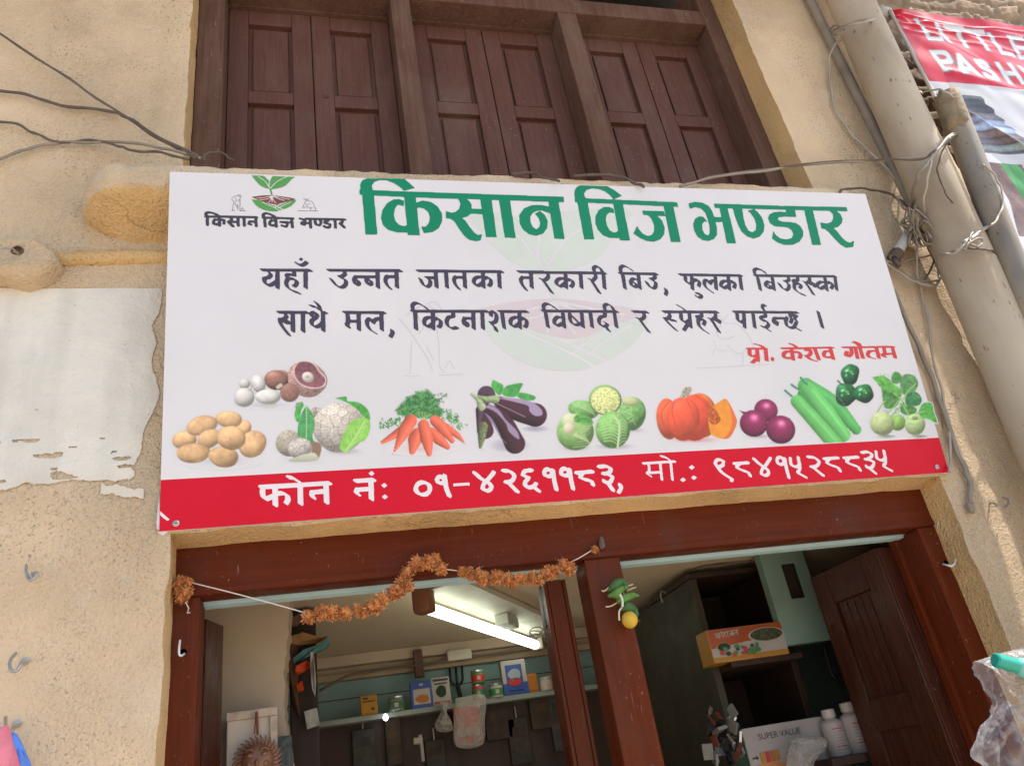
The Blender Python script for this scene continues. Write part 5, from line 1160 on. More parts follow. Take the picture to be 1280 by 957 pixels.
rr = random.Random(11); k = empty('cable_knot', at(1152, 280, -.10)); tag(k, 'tangled knot of old cable ends between sign and thick drain pipe', 'cable knot')
b = MB()
for i in range(12):
    pts = [(rr.uniform(-.045, .045), rr.uniform(-.04, .06), rr.uniform(-.10, .08)) for _ in range(6)]; b.tube(smooth_path(pts, 6), rr.uniform(.0025, .005), 6)
b.build('wire_tangle', m_cable2, k, smooth=True); b = MB(); b.blob((.01, -.01, -.02), (.03, .02, .035), 8, 10, .4, 5); b.blob((-.02, -.01, .02), (.02, .018, .025), 8, 10, .4, 6); b.build('dirt_lump', m_rust, k, smooth=True)
# pale conduit stub with wires wound on its end
cs = empty('conduit_stub', at(1140, 282, -.01)); tag(cs, 'short pale plastic conduit stub with wire wound round its lower end', 'conduit')
p0, p1 = A(1141, 283, -.005)-cs.location, A(1118, 322, -.03)-cs.location; MB().tube([p0, p0+(p1-p0)*.5, p1], .020, 14).build('conduit_body', mat('pale_conduit', (.55, .52, .48), var=.08), cs, smooth=True, auto=40)
b = MB(); d = (p1-p0).normalized(); u_ = d.orthogonal().normalized(); w_ = d.cross(u_); b.tube([p1-d*.035+d*.05*t/60+(u_*math.cos(t*.7)+w_*math.sin(t*.7))*.024 for t in range(60)], .0028, 6); b.tube([p1, p1+d*.03+u_*.01, p1+d*.055+u_*.03], .010, 8); b.build('wound_wire', m_cable, cs, smooth=True)
b = MB(); b.blob((0, 0, 0), (.012, .012, .020), 8, 10, .2, 2); o = b.build('cable_clip', m_cable2); o.location = at(1213, 634, -.0); tag(o, 'frayed grey knob where the thick cable ends on the wall', 'cable end')

wire('string', [(1159,626,.105),(1162,622,.10),(1165,632,.10),(1170,645,.10),(1173,660,.10)], .0016, mat('white_string', (.6, .56, .52)), 'short white string dangling at the upper right corner of the door frame', 'string')
# ---- wall hooks
m_hook = mat('galvanised_hook', (.42, .40, .38), rough=.35, metal=.8, var=.2, vs=40); m_hookw = mat('white_hook', (.75, .74, .76), rough=.35)
def hook(pix, Y, m_, label, r=.0036, plate=True):
    root = empty('wall_hook', at(*pix[-1], Y)); tag(root, label, 'hook'); n_ = len(pix)
    P = [A(u, v, Y-.020-.030*math.sin(math.pi*min(1, i/(n_-1)))*(1 if i < n_-1 else 0))-root.location for i, (u, v) in enumerate(pix)]; P[-1].y = -.004
    MB().tube(smooth_path(P, 8), r, 8).build('hook_wire', m_, root, smooth=True)
    if plate: q = MB(); q.lathe([(.009, .0), (.009, -.003), (.005, -.006)], (0, 0, 0), 10, 'y'); q.build('base_plate', m_, root)
    return root
hook([(33,706),(33,715),(37,724),(43,722),(46,716),(41,716),(40,720)], WY, m_hook, 'curly steel hook on the left plaster, highest of three')
hook([(20,816),(14,823),(12,831),(15,838),(22,837),(27,828),(31,826)], WY, m_hook, 'open steel hook on the left plaster, middle of three')
hook([(7,896),(7,905),(9,915),(14,914),(18,908),(21,904)], WY, m_hook, 'steel hook holding the pink and blue bags at the lower left')
hook([(225,800),(224,808),(224,817),(227,819),(229,815)], FY, m_hookw, 'small white hook on the left door jamb', .0028)
hook([(1194,694),(1194,702),(1190,707),(1184,706),(1183,703)], FY, m_hookw, 'small white hook on the right door jamb', .0032)
hook([(1254,622),(1260,624),(1259,631),(1250,634),(1243,629),(1242,626)], WY, m_hook, 'bent steel hook on the right plaster near the thick cable end')
hook([(-10,312),(0,311),(10,310),(16,311),(21,314)], WY-.075, m_hook, 'rusty wire sticking out of the hole in the corbel stone', .003, False)

# ---- dried marigold garland
m_pet = [mat('dried_petals', lin((186, 120, 72)), rough=.85, var=.35, vs=70, spec=.15), mat('pale_dried_petals', lin((200, 150, 100)), rough=.85, var=.3, vs=70, spec=.15), mat('rust_dried_petals', lin((166, 88, 46)), rough=.85, var=.35, vs=70, spec=.15)]
m_str = mat('cotton_thread', (.62, .55, .50), rough=.8)
def head_mesh(seed, R=.0255, pal=m_pet):
    r_ = random.Random(seed); b = MB()
    b.blob((0, 0, 0), (R*.66, R*.66, R*.7), 6, 8, .35, seed)
    for i in range(230):
        z = r_.uniform(-1, 1); a = r_.uniform(0, 6.283); d = V3((math.sqrt(1-z*z)*math.cos(a), math.sqrt(1-z*z)*math.sin(a), z)); d = (d+V3((0, 0, -.35))).normalized()
        s0 = d*R*r_.uniform(.35, .7); L = R*r_.uniform(.25, .48); w = d.orthogonal().normalized(); w.rotate(Matrix.Rotation(r_.uniform(0, 6.3), 3, d)); n_ = d.cross(w); cu = n_*R*r_.uniform(-.25, .25)
        W = R*r_.uniform(.06, .12); b.cur = r_.choice([0, 0, 1, 1, 2]); q0 = s0; q1 = s0+d*L*.55+cu*.4; q2 = s0+d*L+cu
        b.add([q0-w*W*.6, q0+w*W*.6, q1+w*W, q1-w*W, q2], [(0, 1, 2, 3), (3, 2, 4)])
    return b
gar = empty('flower_garland', at(560, 720, .05)); tag(gar, 'drooping garland of dried orange marigolds strung across the door lintel', 'garland')
gl_ = gar.location
path = [(385,770,.07),(400,766,.06),(415,765,.06),(432,766,.06),(448,762,.06),(464,757,.06),(478,748,.06),(492,740,.06),(502,728,.06),(508,716,.07),(520,704,.08),(537,702,.085),(552,710,.085),(578,714,.08),(590,719,.075),(604,722,.07),(620,721,.07),(636,724,.07),(652,722,.07),(666,722,.07),(680,717,.07),(694,712,.07),(704,706,.075)]
sizes = {10: .9, 11: 1.0, 12: .95}
meshes = []
for s_ in range(4): 
    o = head_mesh(20+s_).build('flower_head', m_pet); meshes.append(o.data); bpy.data.objects.remove(o)
rr = random.Random(3)
for i, (u, v, Y) in enumerate(path):
    for rep in range(2 if i % 3 else 1):
        uu = u+(0 if rep == 0 else 7); vv = v+(0 if rep == 0 else rr.uniform(-4, 4))
        o = bpy.data.objects.new('flower_head', meshes[rr.randrange(4)]); link(o, gar); o.location = A(uu, vv, Y)-gl_; s_ = rr.uniform(.66, .98); o.scale = (s_, s_, s_*1.08); o.rotation_euler = (rr.uniform(-.5, .5), rr.uniform(-.5, .5), rr.uniform(0, 6))
MB().tube(smooth_path([A(*q)-gl_ for q in [(236,727,.09),(300,743,.08),(383,766,.07)]+path+[(722,698,.09),(742,686,.10)]], 4), .0016, 6).build('thread', m_str, gar, smooth=True)
hb = empty('flower_bunch', at(228, 736, .09)); tag(hb, 'bunch of dried marigolds hung at the left door corner', 'flower bunch')
for i, (u, v, s_) in enumerate(((226,728,1.1),(234,728,.9),(224,738,.9),(233,739,.95),(227,748,.85))):
    o = bpy.data.objects.new('flower_head', meshes[i % 4]); link(o, hb); o.location = A(u, v, .085)-hb.location; o.scale = (s_*.8,)*3; o.rotation_euler = (i, i*.4, i*2)
MB().tube([A(232,752,.08)-hb.location, A(236,760,.08)-hb.location, A(234,766,.08)-hb.location, A(238,765,.08)-hb.location], .0015, 6).build('thread', m_str, hb)
hb2 = empty('flower_bunch', at(745, 685, .10)); tag(hb2, 'small dried flower tied with black thread at the top of the middle door post', 'flower bunch')
o = bpy.data.objects.new('flower_head', meshes[2]); link(o, hb2); o.location = A(743, 686, .10)-hb2.location; o.scale = (.55,)*3
q = MB(); q.blob(A(752, 678, .105)-hb2.location, (.010, .008, .016), 6, 8, .5, 2); q.build('black_knot', m_cable, hb2)

# ---- chillies and lemon charm on the post
m_chili = mat('green_chilli', (.085, .20, .030), rough=.6, var=.25, vs=30, spec=.5); m_chilid = mat('dark_green_chilli', (.04, .115, .028), rough=.6, var=.25, vs=30, spec=.5); m_lemon = mat('yellow_lemon', (.58, .37, .04), rough=.7, var=.12, vs=50, bump=.3, bs=150)
ch = empty('chilli_lemon_charm', at(775, 745, .09)); tag(ch, 'string of green chillies and a yellow lemon hung on the middle door post', 'charm')
Yc = .085
for pts, r, m_ in (([(760,739),(768,731),(776,727),(784,731)], (.004,.012,.012,.005), m_chilid), ([(760,745),(770,741),(778,735),(784,734)], (.004,.012,.011,.006), m_chili), ([(772,752),(780,748),(790,744),(799,744)], (.007,.012,.010,.002), m_chili), ([(777,762),(784,758),(792,762),(797,769)], (.006,.013,.012,.004), m_chilid), ([(766,745),(772,744),(776,746)], (.006,.010,.006), m_chili)):
    P_ = smooth_path([A(u, v, Yc-.012*(i % 2)) - ch.location for i, (u, v) in enumerate(pts)], 6); R_ = np.interp(np.linspace(0, 1, len(P_)), np.linspace(0, 1, len(r)), r); MB().tube(P_, R_, 12).build('chilli', m_, ch, smooth=True)
for pts in (([(752,738),(756,738),(762,733)]), ([(757,758),(764,757),(771,753)]), ([(784,732),(788,731),(791,730)]), ([(784,738),(790,735),(795,734)])): MB().tube(smooth_path([A(u, v, Yc-.004)-ch.location for u, v in pts], 5), .0022, 6).build('stalk', mat('chilli_stalk', (.42, .36, .22)), ch, smooth=True)
b = MB(); b.blob(A(787, 774, Yc-.005)-ch.location, (.0225, .0225, .0235), 12, 18, .02, 3); b.build('lemon', m_lemon, ch, smooth=True)
b = MB(); b.tube(smooth_path([A(u, v, Yc-.02)-ch.location for u, v in ((775,742),(778,750),(778,758))], 6), .0035, 8); b.tube(smooth_path([A(u, v, Yc-.01)-ch.location for u, v in ((778,758),(774,764),(774,775))], 6), .0025, 8); b.tube([A(775,722,Yc)-ch.location, A(786,765,Yc)-ch.location], .0015, 6); b.build('cotton_cord', mat('cord', (.55, .55, .45)), ch, smooth=True)

# ---- clear plastic bag with a green bottle at the right edge, pink and blue bags at the left edge
def clear(name, tint, alpha, rough=.15):
    m = bpy.data.materials.new(name); m.use_nodes = True; n = m.node_tree.nodes; l = m.node_tree.links; b = n['Principled BSDF']
    b.inputs['Base Color'].default_value = (*tint, 1); b.inputs['Roughness'].default_value = rough; b.inputs['Specular IOR Level'].default_value = .8
    gv = n.new('ShaderNodeNewGeometry'); vo = n.new('ShaderNodeTexVoronoi'); vo.feature = 'DISTANCE_TO_EDGE'; vo.inputs['Scale'].default_value = 26; l.new(gv.outputs['Position'], vo.inputs['Vector'])
    wn_ = n.new('ShaderNodeTexNoise'); wn_.inputs['Scale'].default_value = 60; l.new(gv.outputs['Position'], wn_.inputs['Vector']); ad = n.new('ShaderNodeMath'); ad.operation = 'ADD'; l.new(vo.outputs['Distance'], ad.inputs[0]); l.new(wn_.outputs[0], ad.inputs[1])
    bp_ = n.new('ShaderNodeBump'); bp_.inputs['Strength'].default_value = .6; bp_.inputs['Distance'].default_value = .012; l.new(ad.outputs[0], bp_.inputs['Height']); l.new(bp_.outputs[0], b.inputs['Normal'])
    t = n.new('ShaderNodeBsdfTransparent'); mx = n.new('ShaderNodeMixShader'); fr = n.new('ShaderNodeLayerWeight'); fr.inputs[0].default_value = .35
    mr = n.new('ShaderNodeMapRange'); mr.inputs[3].default_value = alpha; mr.inputs[4].default_value = min(1, alpha+.45); l.new(fr.outputs['Facing'], mr.inputs[0])
    l.new(mr.outputs[0], mx.inputs[0]); l.new(t.outputs[0], mx.inputs[1]); l.new(b.outputs[0], mx.inputs[2]); l.new(mx.outputs[0], n['Material Output'].inputs[0]); return m
m_clear = clear('clear_plastic_film', (.74, .74, .78), .035, .22)
def crumpled(name, outline, Y, depth, m_, parent, seed, n=46, amp=.02):
    """closed crumpled bag: outline in photo pixels at depth Y, puffed out by depth"""
    P = np.array([at(u, v, Y) for u, v in outline]); P2_ = smooth_path(np.vstack([P, P[:1]]), 8)[:-1]; c = P2_.mean(0); k = len(P2_); V = []; F = []; R = 12
    rings = [(math.cos(a), math.sin(a)) for a in np.linspace(math.pi/2*.985, -math.pi/2*.985, 2*R)]
    for (rad, dep) in rings:
        for q in range(k):
            p = c+(P2_[q]-c)*rad; f = abs(voro(np.array([p[0]*16]), np.array([p[2]*16+dep*2]), seed)[1][0]-voro(np.array([p[0]*16]), np.array([p[2]*16+dep*2]), seed)[0][0]); n1 = fbm(np.array([p[0]*14]), np.array([p[2]*14]), seed)[0]-.47
            V.append((p[0], p[1]-dep*depth*(1 if dep > 0 else .5)+(.35-min(f, .5))*amp*2*(1-abs(rad)**6)+n1*amp*2, p[2]))
    for i in range(2*R-1):
        for q in range(k): F.append((i*k+q, i*k+(q+1) % k, (i+1)*k+(q+1) % k, (i+1)*k+q))
    b = MB(); b.add([tuple(V3(v)-parent.location) for v in V] if parent else V, F); return b.build(name, m_, parent, smooth=True, auto=35)
bag = empty('plastic_bag', at(1255, 880, -.12)); tag(bag, 'crumpled clear plastic bag hanging at the right door edge', 'bag')
crumpled('bag_film', [(1219,826),(1240,819),(1262,813),(1300,806),(1340,830),(1340,1000),(1270,985),(1232,957),(1213,944),(1222,920),(1247,876),(1236,850)], -.12, .06, m_clear, bag, 5)
gb = empty('green_bottle', at(1262, 834, -.13)); tag(gb, 'bright green plastic bottle inside the clear bag at the right edge', 'bottle')
m_tg = mat('green_plastic', (.02, .36, .28), rough=.25, var=.05, spec=.5)
p0, p1 = A(1243, 824, -.20)-gb.location, A(1330, 849, -.20)-gb.location; d = (p1-p0)
MB().tube([p0, p0+d*.02, p0+d*.30, p0+d*.31], [.015, .019, .019, .016], 20).build('bottle_cap', m_tg, gb, smooth=True, auto=35); MB().tube([p0+d*.31, p0+d*.36, p0+d*.5, p0+d*1.0], [.014, .024, .030, .030], 20).build('bottle_body', mat('pale_green_plastic', (.20, .55, .48), rough=.25), gb, smooth=True, auto=35)
def pouch(name, outline, Y, col, label, seed, depth=.03):
    root = empty(name, at(*outline[0], Y)); tag(root, label, 'bag'); crumpled('bag_cloth', outline, Y, depth, mat(name+'_cloth', col, rough=.45, var=.12, vs=30, spec=.4), root, seed, amp=.008); return root
pouch('cloth_bag', [(-12,905),(2,908),(10,906),(16,926),(24,950),(30,985),(-40,990),(-40,930)], -.07, (.72, .20, .26), 'pink plastic bag on a hook at the lower left corner', 7)
pouch('cloth_bag', [(14,914),(22,918),(32,938),(44,972),(30,985),(10,980),(8,940)], -.05, (.10, .24, .72), 'blue plastic bag behind the pink one at the lower left corner', 8, .02)

# ================================================================== inside the shop
m_black = mat('black_iron', (.03, .028, .027), rough=.5, metal=.3); m_wht = mat('white_card', (.38, .345, .315), rough=.6, var=.05); m_bluep = mat('blue_print', (.03, .07, .28), rough=.4); m_org = mat('orange_card', (.36, .12, .012), rough=.5, var=.08); m_yel = mat('yellow_card', (.40, .18, .014), rough=.5, var=.08); m_grn = mat('green_label', (.05, .20, .06), rough=.4, var=.1); m_redl = mat('red_label', (.45, .03, .03), rough=.4, var=.1); m_ink = mat('black_ink', (.03, .03, .03), rough=.5); m_silver = mat('silver_foil', (.6, .6, .62), rough=.25, metal=.9)
# tube light
tl = empty('tube_light', atz(600, 770, 2.26)); tag(tl, 'lit white fluorescent tube in a reflector batten on the shop ceiling', 'lamp')
T0, T1 = V3(atz(533, 759, 2.185))-tl.location, V3(atz(671, 806, 2.185))-tl.location; dT = (T1-T0).normalized()
m_tube = bpy.data.materials.new('lit_tube'); m_tube.use_nodes = True; bb = m_tube.node_tree.nodes['Principled BSDF']; bb.inputs['Base Color'].default_value = (.9, .95, .9, 1); bb.inputs['Emission Color'].default_value = (.90, 1, .86, 1); bb.inputs['Emission Strength'].default_value = 2.6
MB().tube([T0, T0+dT*.01, T1-dT*.03, T1-dT*.012, T1], [.019, .021, .021, .018, .006], 16).build('tube', m_tube, tl, smooth=True)
side = V3((dT.y, -dT.x, 0)).normalized()
b = MB()
def strip(pts0, off):  # extruded section along the tube
    k = len(pts0); vs = []
    for o_ in (T0-dT*.02, T1+dT*.02):
        for (s_, z) in pts0: vs.append(V3((o_.x, o_.y, 0))+side*s_+V3((0, 0, z)))
    b.add(vs, [(i, i+1, k+i+1, k+i) for i in range(k-1)]+[(k-1, 0, k, 2*k-1)]+[tuple(range(k-1, -1, -1)), tuple(range(k, 2*k))])
zc = 2.266-tl.location.z
strip([(.028, zc-.004), (.028, zc-.030), (-.028, zc-.030), (-.028, zc-.004)], 0); strip([(.16, zc-.004), (.16, zc-.026), (.135, zc-.026), (.135, zc-.004)], 0)
strip([(.134, zc-.020), (.134, zc-.024), (.029, zc-.030), (.029, zc-.026)], 0)
b.build('batten', mat('batten_cream', (.55, .52, .42), rough=.5), tl)
b = MB(); c_ = T0-dT*.03; M_ = Matrix(((side.x, dT.x, 0, c_.x), (side.y, dT.y, 0, c_.y), (0, 0, 1, c_.z), (0, 0, 0, 1)))
b.box((-.035, -.02, -.025), (.035, .045, zc-c_.z), .018, M_); b.build('end_cap', mat('brown_end_cap', (.20, .08, .045), rough=.4), tl, smooth=True, auto=40)
c_ = T1+dT*.01; M_ = Matrix(((side.x, dT.x, 0, c_.x), (side.y, dT.y, 0, c_.y), (0, 0, 1, c_.z), (0, 0, 0, 1))); b = MB(); b.box((-.03, -.005, -.02), (.03, .035, zc-c_.z), .008, M_); b.build('end_cap', mat('grey_end_cap', (.3, .26, .2), rough=.4), tl)
c_ = T0+dT*(.52*(T1-T0).length); M_ = Matrix(((side.x, dT.x, 0, c_.x), (side.y, dT.y, 0, c_.y), (0, 0, 1, zc-.075), (0, 0, 0, 1))); b = MB(); b.box((.03, -.04, 0), (.09, .03, .045), .004, M_); b.box((.035, .05, 0), (.085, .11, .045), .004, M_); b.build('ballast', mat('ballast_grey', (.42, .45, .38), rough=.4), tl)
c_ = T0+dT*(.72*(T1-T0).length); b = MB()
for q_ in range(3): b.tube(smooth_path([c_+side*(.12+.04*math.cos(t*1.3+q_))+V3((0, 0, .03-.03*q_*.4-.04*abs(math.sin(t*.9+q_)))) +dT*.03*math.sin(t*1.1+q_) for t in range(6)], 5), .003, 6)
b.build('loose_wire', m_cable2, tl, smooth=True)
# junction box and clip on the cornice
jb = MB(); p0 = at(558, 818, 1.92); q0 = at(583, 812, 1.92); jb.box((p0[0], 1.89, p0[2]-.035), (q0[0]+.02, 1.93, p0[2]+.015), .008); o = jb.build('junction_box', mat('cream_plastic', (.5, .46, .36), rough=.4), None, smooth=True, auto=40); tag(o, 'cream plastic junction box on the cornice behind the tube light', 'junction box')
jb = MB(); p0 = at(523, 829, 1.92); jb.box((p0[0]-.022, 1.90, p0[2]-.065), (p0[0]+.022, 1.925, p0[2]+.065), .006); tag(jb.build('wood_clip', m_wfr), 'small brown wooden bracket on the cornice left of the junction box', 'bracket')
wire('cable', [(400,862,1.85),(440,843,1.88),(480,836,1.9),(540,828,1.9),(590,820,1.9),(650,812,1.9),(700,803,1.9)], .006, m_cable, 'dark cable sagging along the cornice of the shop back wall', 'cable')
# shelf
zs_ = at(600, 874, 1.78)[2]; sh_ = empty('wall_shelf', (1.0, 1.88, zs_)); tag(sh_, 'long narrow shelf on the teal back wall under the tube light', 'shelf')
b = MB(); b.box((-.8, -.10, -.022), (1.35, .118, 0), .003); b.build('shelf_board', mat('shelf_paint', (.24, .27, .24), var=.2), sh_)
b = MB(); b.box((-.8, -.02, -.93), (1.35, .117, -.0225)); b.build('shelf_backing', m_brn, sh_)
def onshelf(u0, u1, vt, Y=1.80):
    """x range and height of an item standing on the shelf whose photo box is u0..u1 with top vt"""
    vm = 903-(u0+u1)/2*0+0; x0 = at(u0, vt+15, Y)[0]; x1 = at(u1, vt+15, Y)[0]; z1 = at((u0+u1)/2, vt, Y)[2]; return x0, x1, z1
def packet(name, u0, u1, vt, label, m_body, deco, Y=1.80, th=.03, tilt=.10, cat='packet'):
    x0, x1, z1 = onshelf(u0, u1, vt, Y); w = x1-x0; h = max(.06, z1-zs_)
    root = empty(name, ((x0+x1)/2, Y, zs_+.001), (-tilt, 0, 0)); tag(root, label, cat)
    b = MB(); b.box((-w/2, 0, 0), (w/2, th, h), .004); b.build('packet_body', m_body, root)
    for nm_, m_, a, c2 in deco:
        b = MB()
        if nm_.endswith('shape'):
            cx, cz = (a[0]+c2[0])/2, (a[1]+c2[1])/2; rx, rz = (c2[0]-a[0])/2, (c2[1]-a[1])/2
            pts = [((cx+rx*math.cos(t)*(1-.08*math.cos(3*t)))*w, (cz+rz*math.sin(t))*h) for t in np.linspace(0, 6.283, 24, endpoint=False)]; b.prism(pts, -.0045, -.0032)
        else: b.box((a[0]*w, -.0028 if 'picture' not in nm_ else -.0030, a[1]*h), (c2[0]*w, -.0008, c2[1]*h))
        b.build(nm_, m_, root)
    return root
dec_txt = [('line_print', m_ink, (-.35, .80), (-.05, .88)), ('line_print', m_ink, (-.35, .66), (.35, .71)), ('mark_print', m_ink, (.12, .25), (.32, .36))]
packet('seed_packet', 451, 472, 868, 'small plain yellow packet with black print at the left of the back shelf', m_yel, dec_txt)
packet('seed_packet', 513, 541, 850, 'blue edged packet showing an orange pumpkin on the back shelf', m_bluep, [('white_panel', m_wht, (-.38, .14), (.38, .70)), ('pumpkin_shape', m_org, (-.30, .18), (.32, .48)), ('title_mark', m_wht, (-.08, .82), (.10, .90))])
packet('seed_packet', 540, 563, 845, 'white packet showing a dark bell pepper on the back shelf', m_wht, [('border_print', m_ink, (-.42, .86), (.42, .93)), ('line_print', m_ink, (-.34, .74), (.34, .79)), ('pepper_shape', mat('dark_green_print', (.012, .03, .012)), (-.28, .28), (.28, .70)), ('line_print', m_redl, (-.42, .06), (.42, .14))])
packet('tall_carton', 627, 658, 824, 'tall blue and white carton with a red picture on the back shelf', m_wht, [('blue_base', m_bluep, (-.5, .01), (.5, .34)), ('picture_panel', m_bluep, (-.34, .24), (.32, .86)), ('sky_shape', mat('grey_print', (.3, .34, .38)), (-.26, .42), (.26, .74)), ('fruit_shape', m_redl, (-.28, .26), (.26, .48)), ('line_print', m_wht, (-.32, .10), (.30, .15))], 1.80, .05, .03, 'carton')
packet('seed_packet', 657, 673, 841, 'plain orange packet beside the tall blue and white carton', m_org, [('line_print', m_yel, (-.35, .15), (.35, .19))])
packet('khaki_carton', 692, 712, 838, 'khaki carton with green base print near the shelf end', mat('khaki_card', (.36, .27, .12)), [('base_print', m_grn, (-.4, .1), (.4, .38))], 1.80, .05, .02, 'carton')
packet('seed_packet', 711, 722, 836, 'narrow orange packet at the right end of the back shelf', m_org, [('line_print', m_ink, (-.3, .5), (.3, .58))])
def tin(name, u0, u1, vt, label, cols, Y=1.80, z0=None, cat='tin'):
    x0, x1, z1 = onshelf(u0, u1, vt, Y); r = (x1-x0)/2; z0 = zs_ if z0 is None else z0; h = max(.05, z1-z0)
    root = empty(name, ((x0+x1)/2, Y, z0+.001)); tag(root, label, cat)
    b = MB(); b.lathe([(r*.96, 0), (r, .004), (r, h*.9), (r*.95, h*.95), (r*.93, h)], (0, 0, 0), 20); b.build('can_body', cols[0], root, smooth=True, auto=35)
    b = MB(); b.lathe([(r*1.01, h*.15), (r*1.012, h*.16), (r*1.012, h*.75), (r*1.01, h*.76)], (0, 0, 0), 20); b.build('label', cols[1], root, smooth=True, auto=35)
    b = MB(); b.lathe([(r*.98, h+.001), (r*.98, h+.008), (r*.85, h+.011)], (0, 0, 0), 20); b.build('lid', cols[2], root, smooth=True, auto=35)
    b = MB(); b.box((-r*.3, -r*1.03, h*.3), (r*.2, -r*.97, h*.62)); b.build('label_mark', m_wht, root); return root, z0+h+.013
m_glass = mat('greenish_glass', (.16, .20, .14), rough=.12, spec=.7)
tin('glass_jar', 486, 506, 873, 'small dark green glass jar next to the yellow packet', (m_glass, mat('green_paper', (.06, .12, .06)), m_silver), cat='jar')
_, zt = tin('seed_tin', 591, 606, 858, 'green and red tin under a red topped tin on the back shelf', (m_redl, m_grn, m_silver))
tin('seed_tin', 590, 607, 842, 'red labelled tin stacked on top of another tin', (m_grn, m_redl, m_silver), z0=zt)
tin('seed_tin', 613, 630, 857, 'short green tin left of the tall blue carton', (m_wht, m_grn, m_silver))
tin('round_tub', 677, 692, 849, 'round white tub with red print between orange packet and khaki carton', (m_wht, mat('pinkish_label', (.5, .36, .32)), m_wht), cat='tub')
# hanging things under the shelf
hang_film = clear('dull_plastic_film', (.5, .45, .40), .35, .25)
bg1 = empty('small_plastic_bag', at(555, 880, 1.76)); tag(bg1, 'knotted clear plastic bag hanging under the bell pepper packet', 'bag'); crumpled('bag_film', [(549,876),(560,876),(557,886),(564,902),(565,913),(548,914),(543,905),(551,888)], 1.74, .05, hang_film, bg1, 3, amp=.02)
bg2 = empty('packet_strip', at(588, 880, 1.75)); tag(bg2, 'clear plastic sleeve of red sachets hanging from the shelf', 'packet strip'); crumpled('bag_film', [(569,872),(605,868),(606,900),(603,930),(570,932),(567,900)], 1.73, .03, hang_film, bg2, 4, amp=.012)
for i in range(3):
    b = MB(); p = A(574+i*11, 905-i, 1.745)-bg2.location; b.box((p.x-.022, p.y, p.z-.085), (p.x+.020, p.y+.012, p.z+.075), .005); o = b.build('red_sachet', m_redl, bg2); b = MB(); b.box((p.x-.012, p.y-.002, p.z-.05), (p.x+.010, p.y-.0005, p.z-.015)); b.build('white_mark', m_wht, o)
lb = MB(); p = at(482, 896, 1.74); lb.blob(p, (.011, .011, .014), 8, 12); m_led = bpy.data.materials.new('lit_bulb'); m_led.use_nodes = True; q = m_led.node_tree.nodes['Principled BSDF']; q.inputs['Emission Color'].default_value = (.95, .98, 1, 1); q.inputs['Emission Strength'].default_value = 6
o = lb.build('bulb', m_led, None, smooth=True); tag(o, 'tiny glowing white bulb at the front edge of the back shelf', 'bulb')
sp_ = empty('spray_nozzle', at(525, 925, 1.72)); tag(sp_, 'pale plastic spray lance hanging in the dark below the shelf', 'spray lance'); b = MB(); b.tube([A(u, v, 1.72)-sp_.location for u, v in ((525,918),(527,932),(529,951))], .008, 8); b.build('lance_tube', mat('dull_plastic', (.38, .34, .30)), sp_); b = MB(); b.tube([A(517,926,1.72)-sp_.location, A(528,925,1.72)-sp_.location], .014, 8); b.build('lance_handle', mat('dull_plastic_handle', (.42, .38, .33)), sp_)
# garden forks on the wall, hanging keys and brackets by the middle door leaf
gf = empty('hand_fork', at(572, 850, 1.97)); tag(gf, 'dull metal hand fork hanging on the teal wall right of the bell pepper packet', 'hand fork'); b = MB()
for dx in (-.030, 0, .030): b.tube([A(570,835,1.97)-gf.location+V3((dx, 0, .02)), A(571,850,1.97)-gf.location+V3((dx, 0, 0)), A(572,856,1.97)-gf.location+V3((dx*.4, 0, 0))], .006, 6)
b.build('fork_tines', m_black, gf, smooth=True); MB().tube([A(572,856,1.97)-gf.location, A(576,872,1.97)-gf.location], .010, 8).build('handle', m_brn, gf)
hk = empty('key_bunch', at(690, 785, .55)); tag(hk, 'black ring of keys and locks hanging by the middle door leaf', 'keys'); b = MB(); c_ = A(688,780,.55)-hk.location
b.tube([c_+V3((.022*math.cos(t), 0, .022*math.sin(t))) for t in np.linspace(0, 6.3, 20)], .004, 6); b.tube([c_+V3((.02, .0, .01)), c_+V3((.06, 0, .008))], .004, 6); b.build('ring', m_black, hk, smooth=True)
for (u, v, h, m_) in ((686,798,.06,m_black),(692,800,.07,m_silver),(700,802,.055,m_black)):
    b = MB(); p = A(u, v, .55)-hk.location; b.box((p.x-.010, p.y-.006, p.z-h/2), (p.x+.010, p.y+.006, p.z+h/2), .003); b.tube([p+V3((.007*math.cos(t), 0, h/2+.012+.010*math.sin(t))) for t in np.linspace(0, 6.3, 12)], .0025, 6); b.build('padlock', m_, hk)
# dark wooden post with ragged charms, left of the room
cp = empty('charm_post', (0.43, .95, .05)); cp.location = (at(381, 800, .95)[0], .95, .05); tag(cp, 'dark wooden post hung with ragged teal and orange charm cloths', 'post')
b = MB(); b.box((-.055, -.02, 0), (.04, .05, 2.21), .006); b.build('post_body', m_brn, cp)
def rag(pts, Y, col, nm_):
    b = MB(); P_ = [A(u, v, Y)-cp.location for u, v in pts]; k = len(P_); rr_ = random.Random(len(pts)*7+int(pts[0][0])); b.add([p+V3((0, rr_.uniform(-.02, .02), 0)) for p in P_]+[p+V3((0, .02+rr_.uniform(-.008, .008), 0)) for p in P_], [tuple(range(k)), tuple(range(2*k-1, k-1, -1))]+[(i, i+k, (i+1) % k+k, (i+1) % k) for i in range(k)]); return b.build(nm_, mat(nm_+'_cloth', col, rough=.7, var=.3, vs=25), cp)
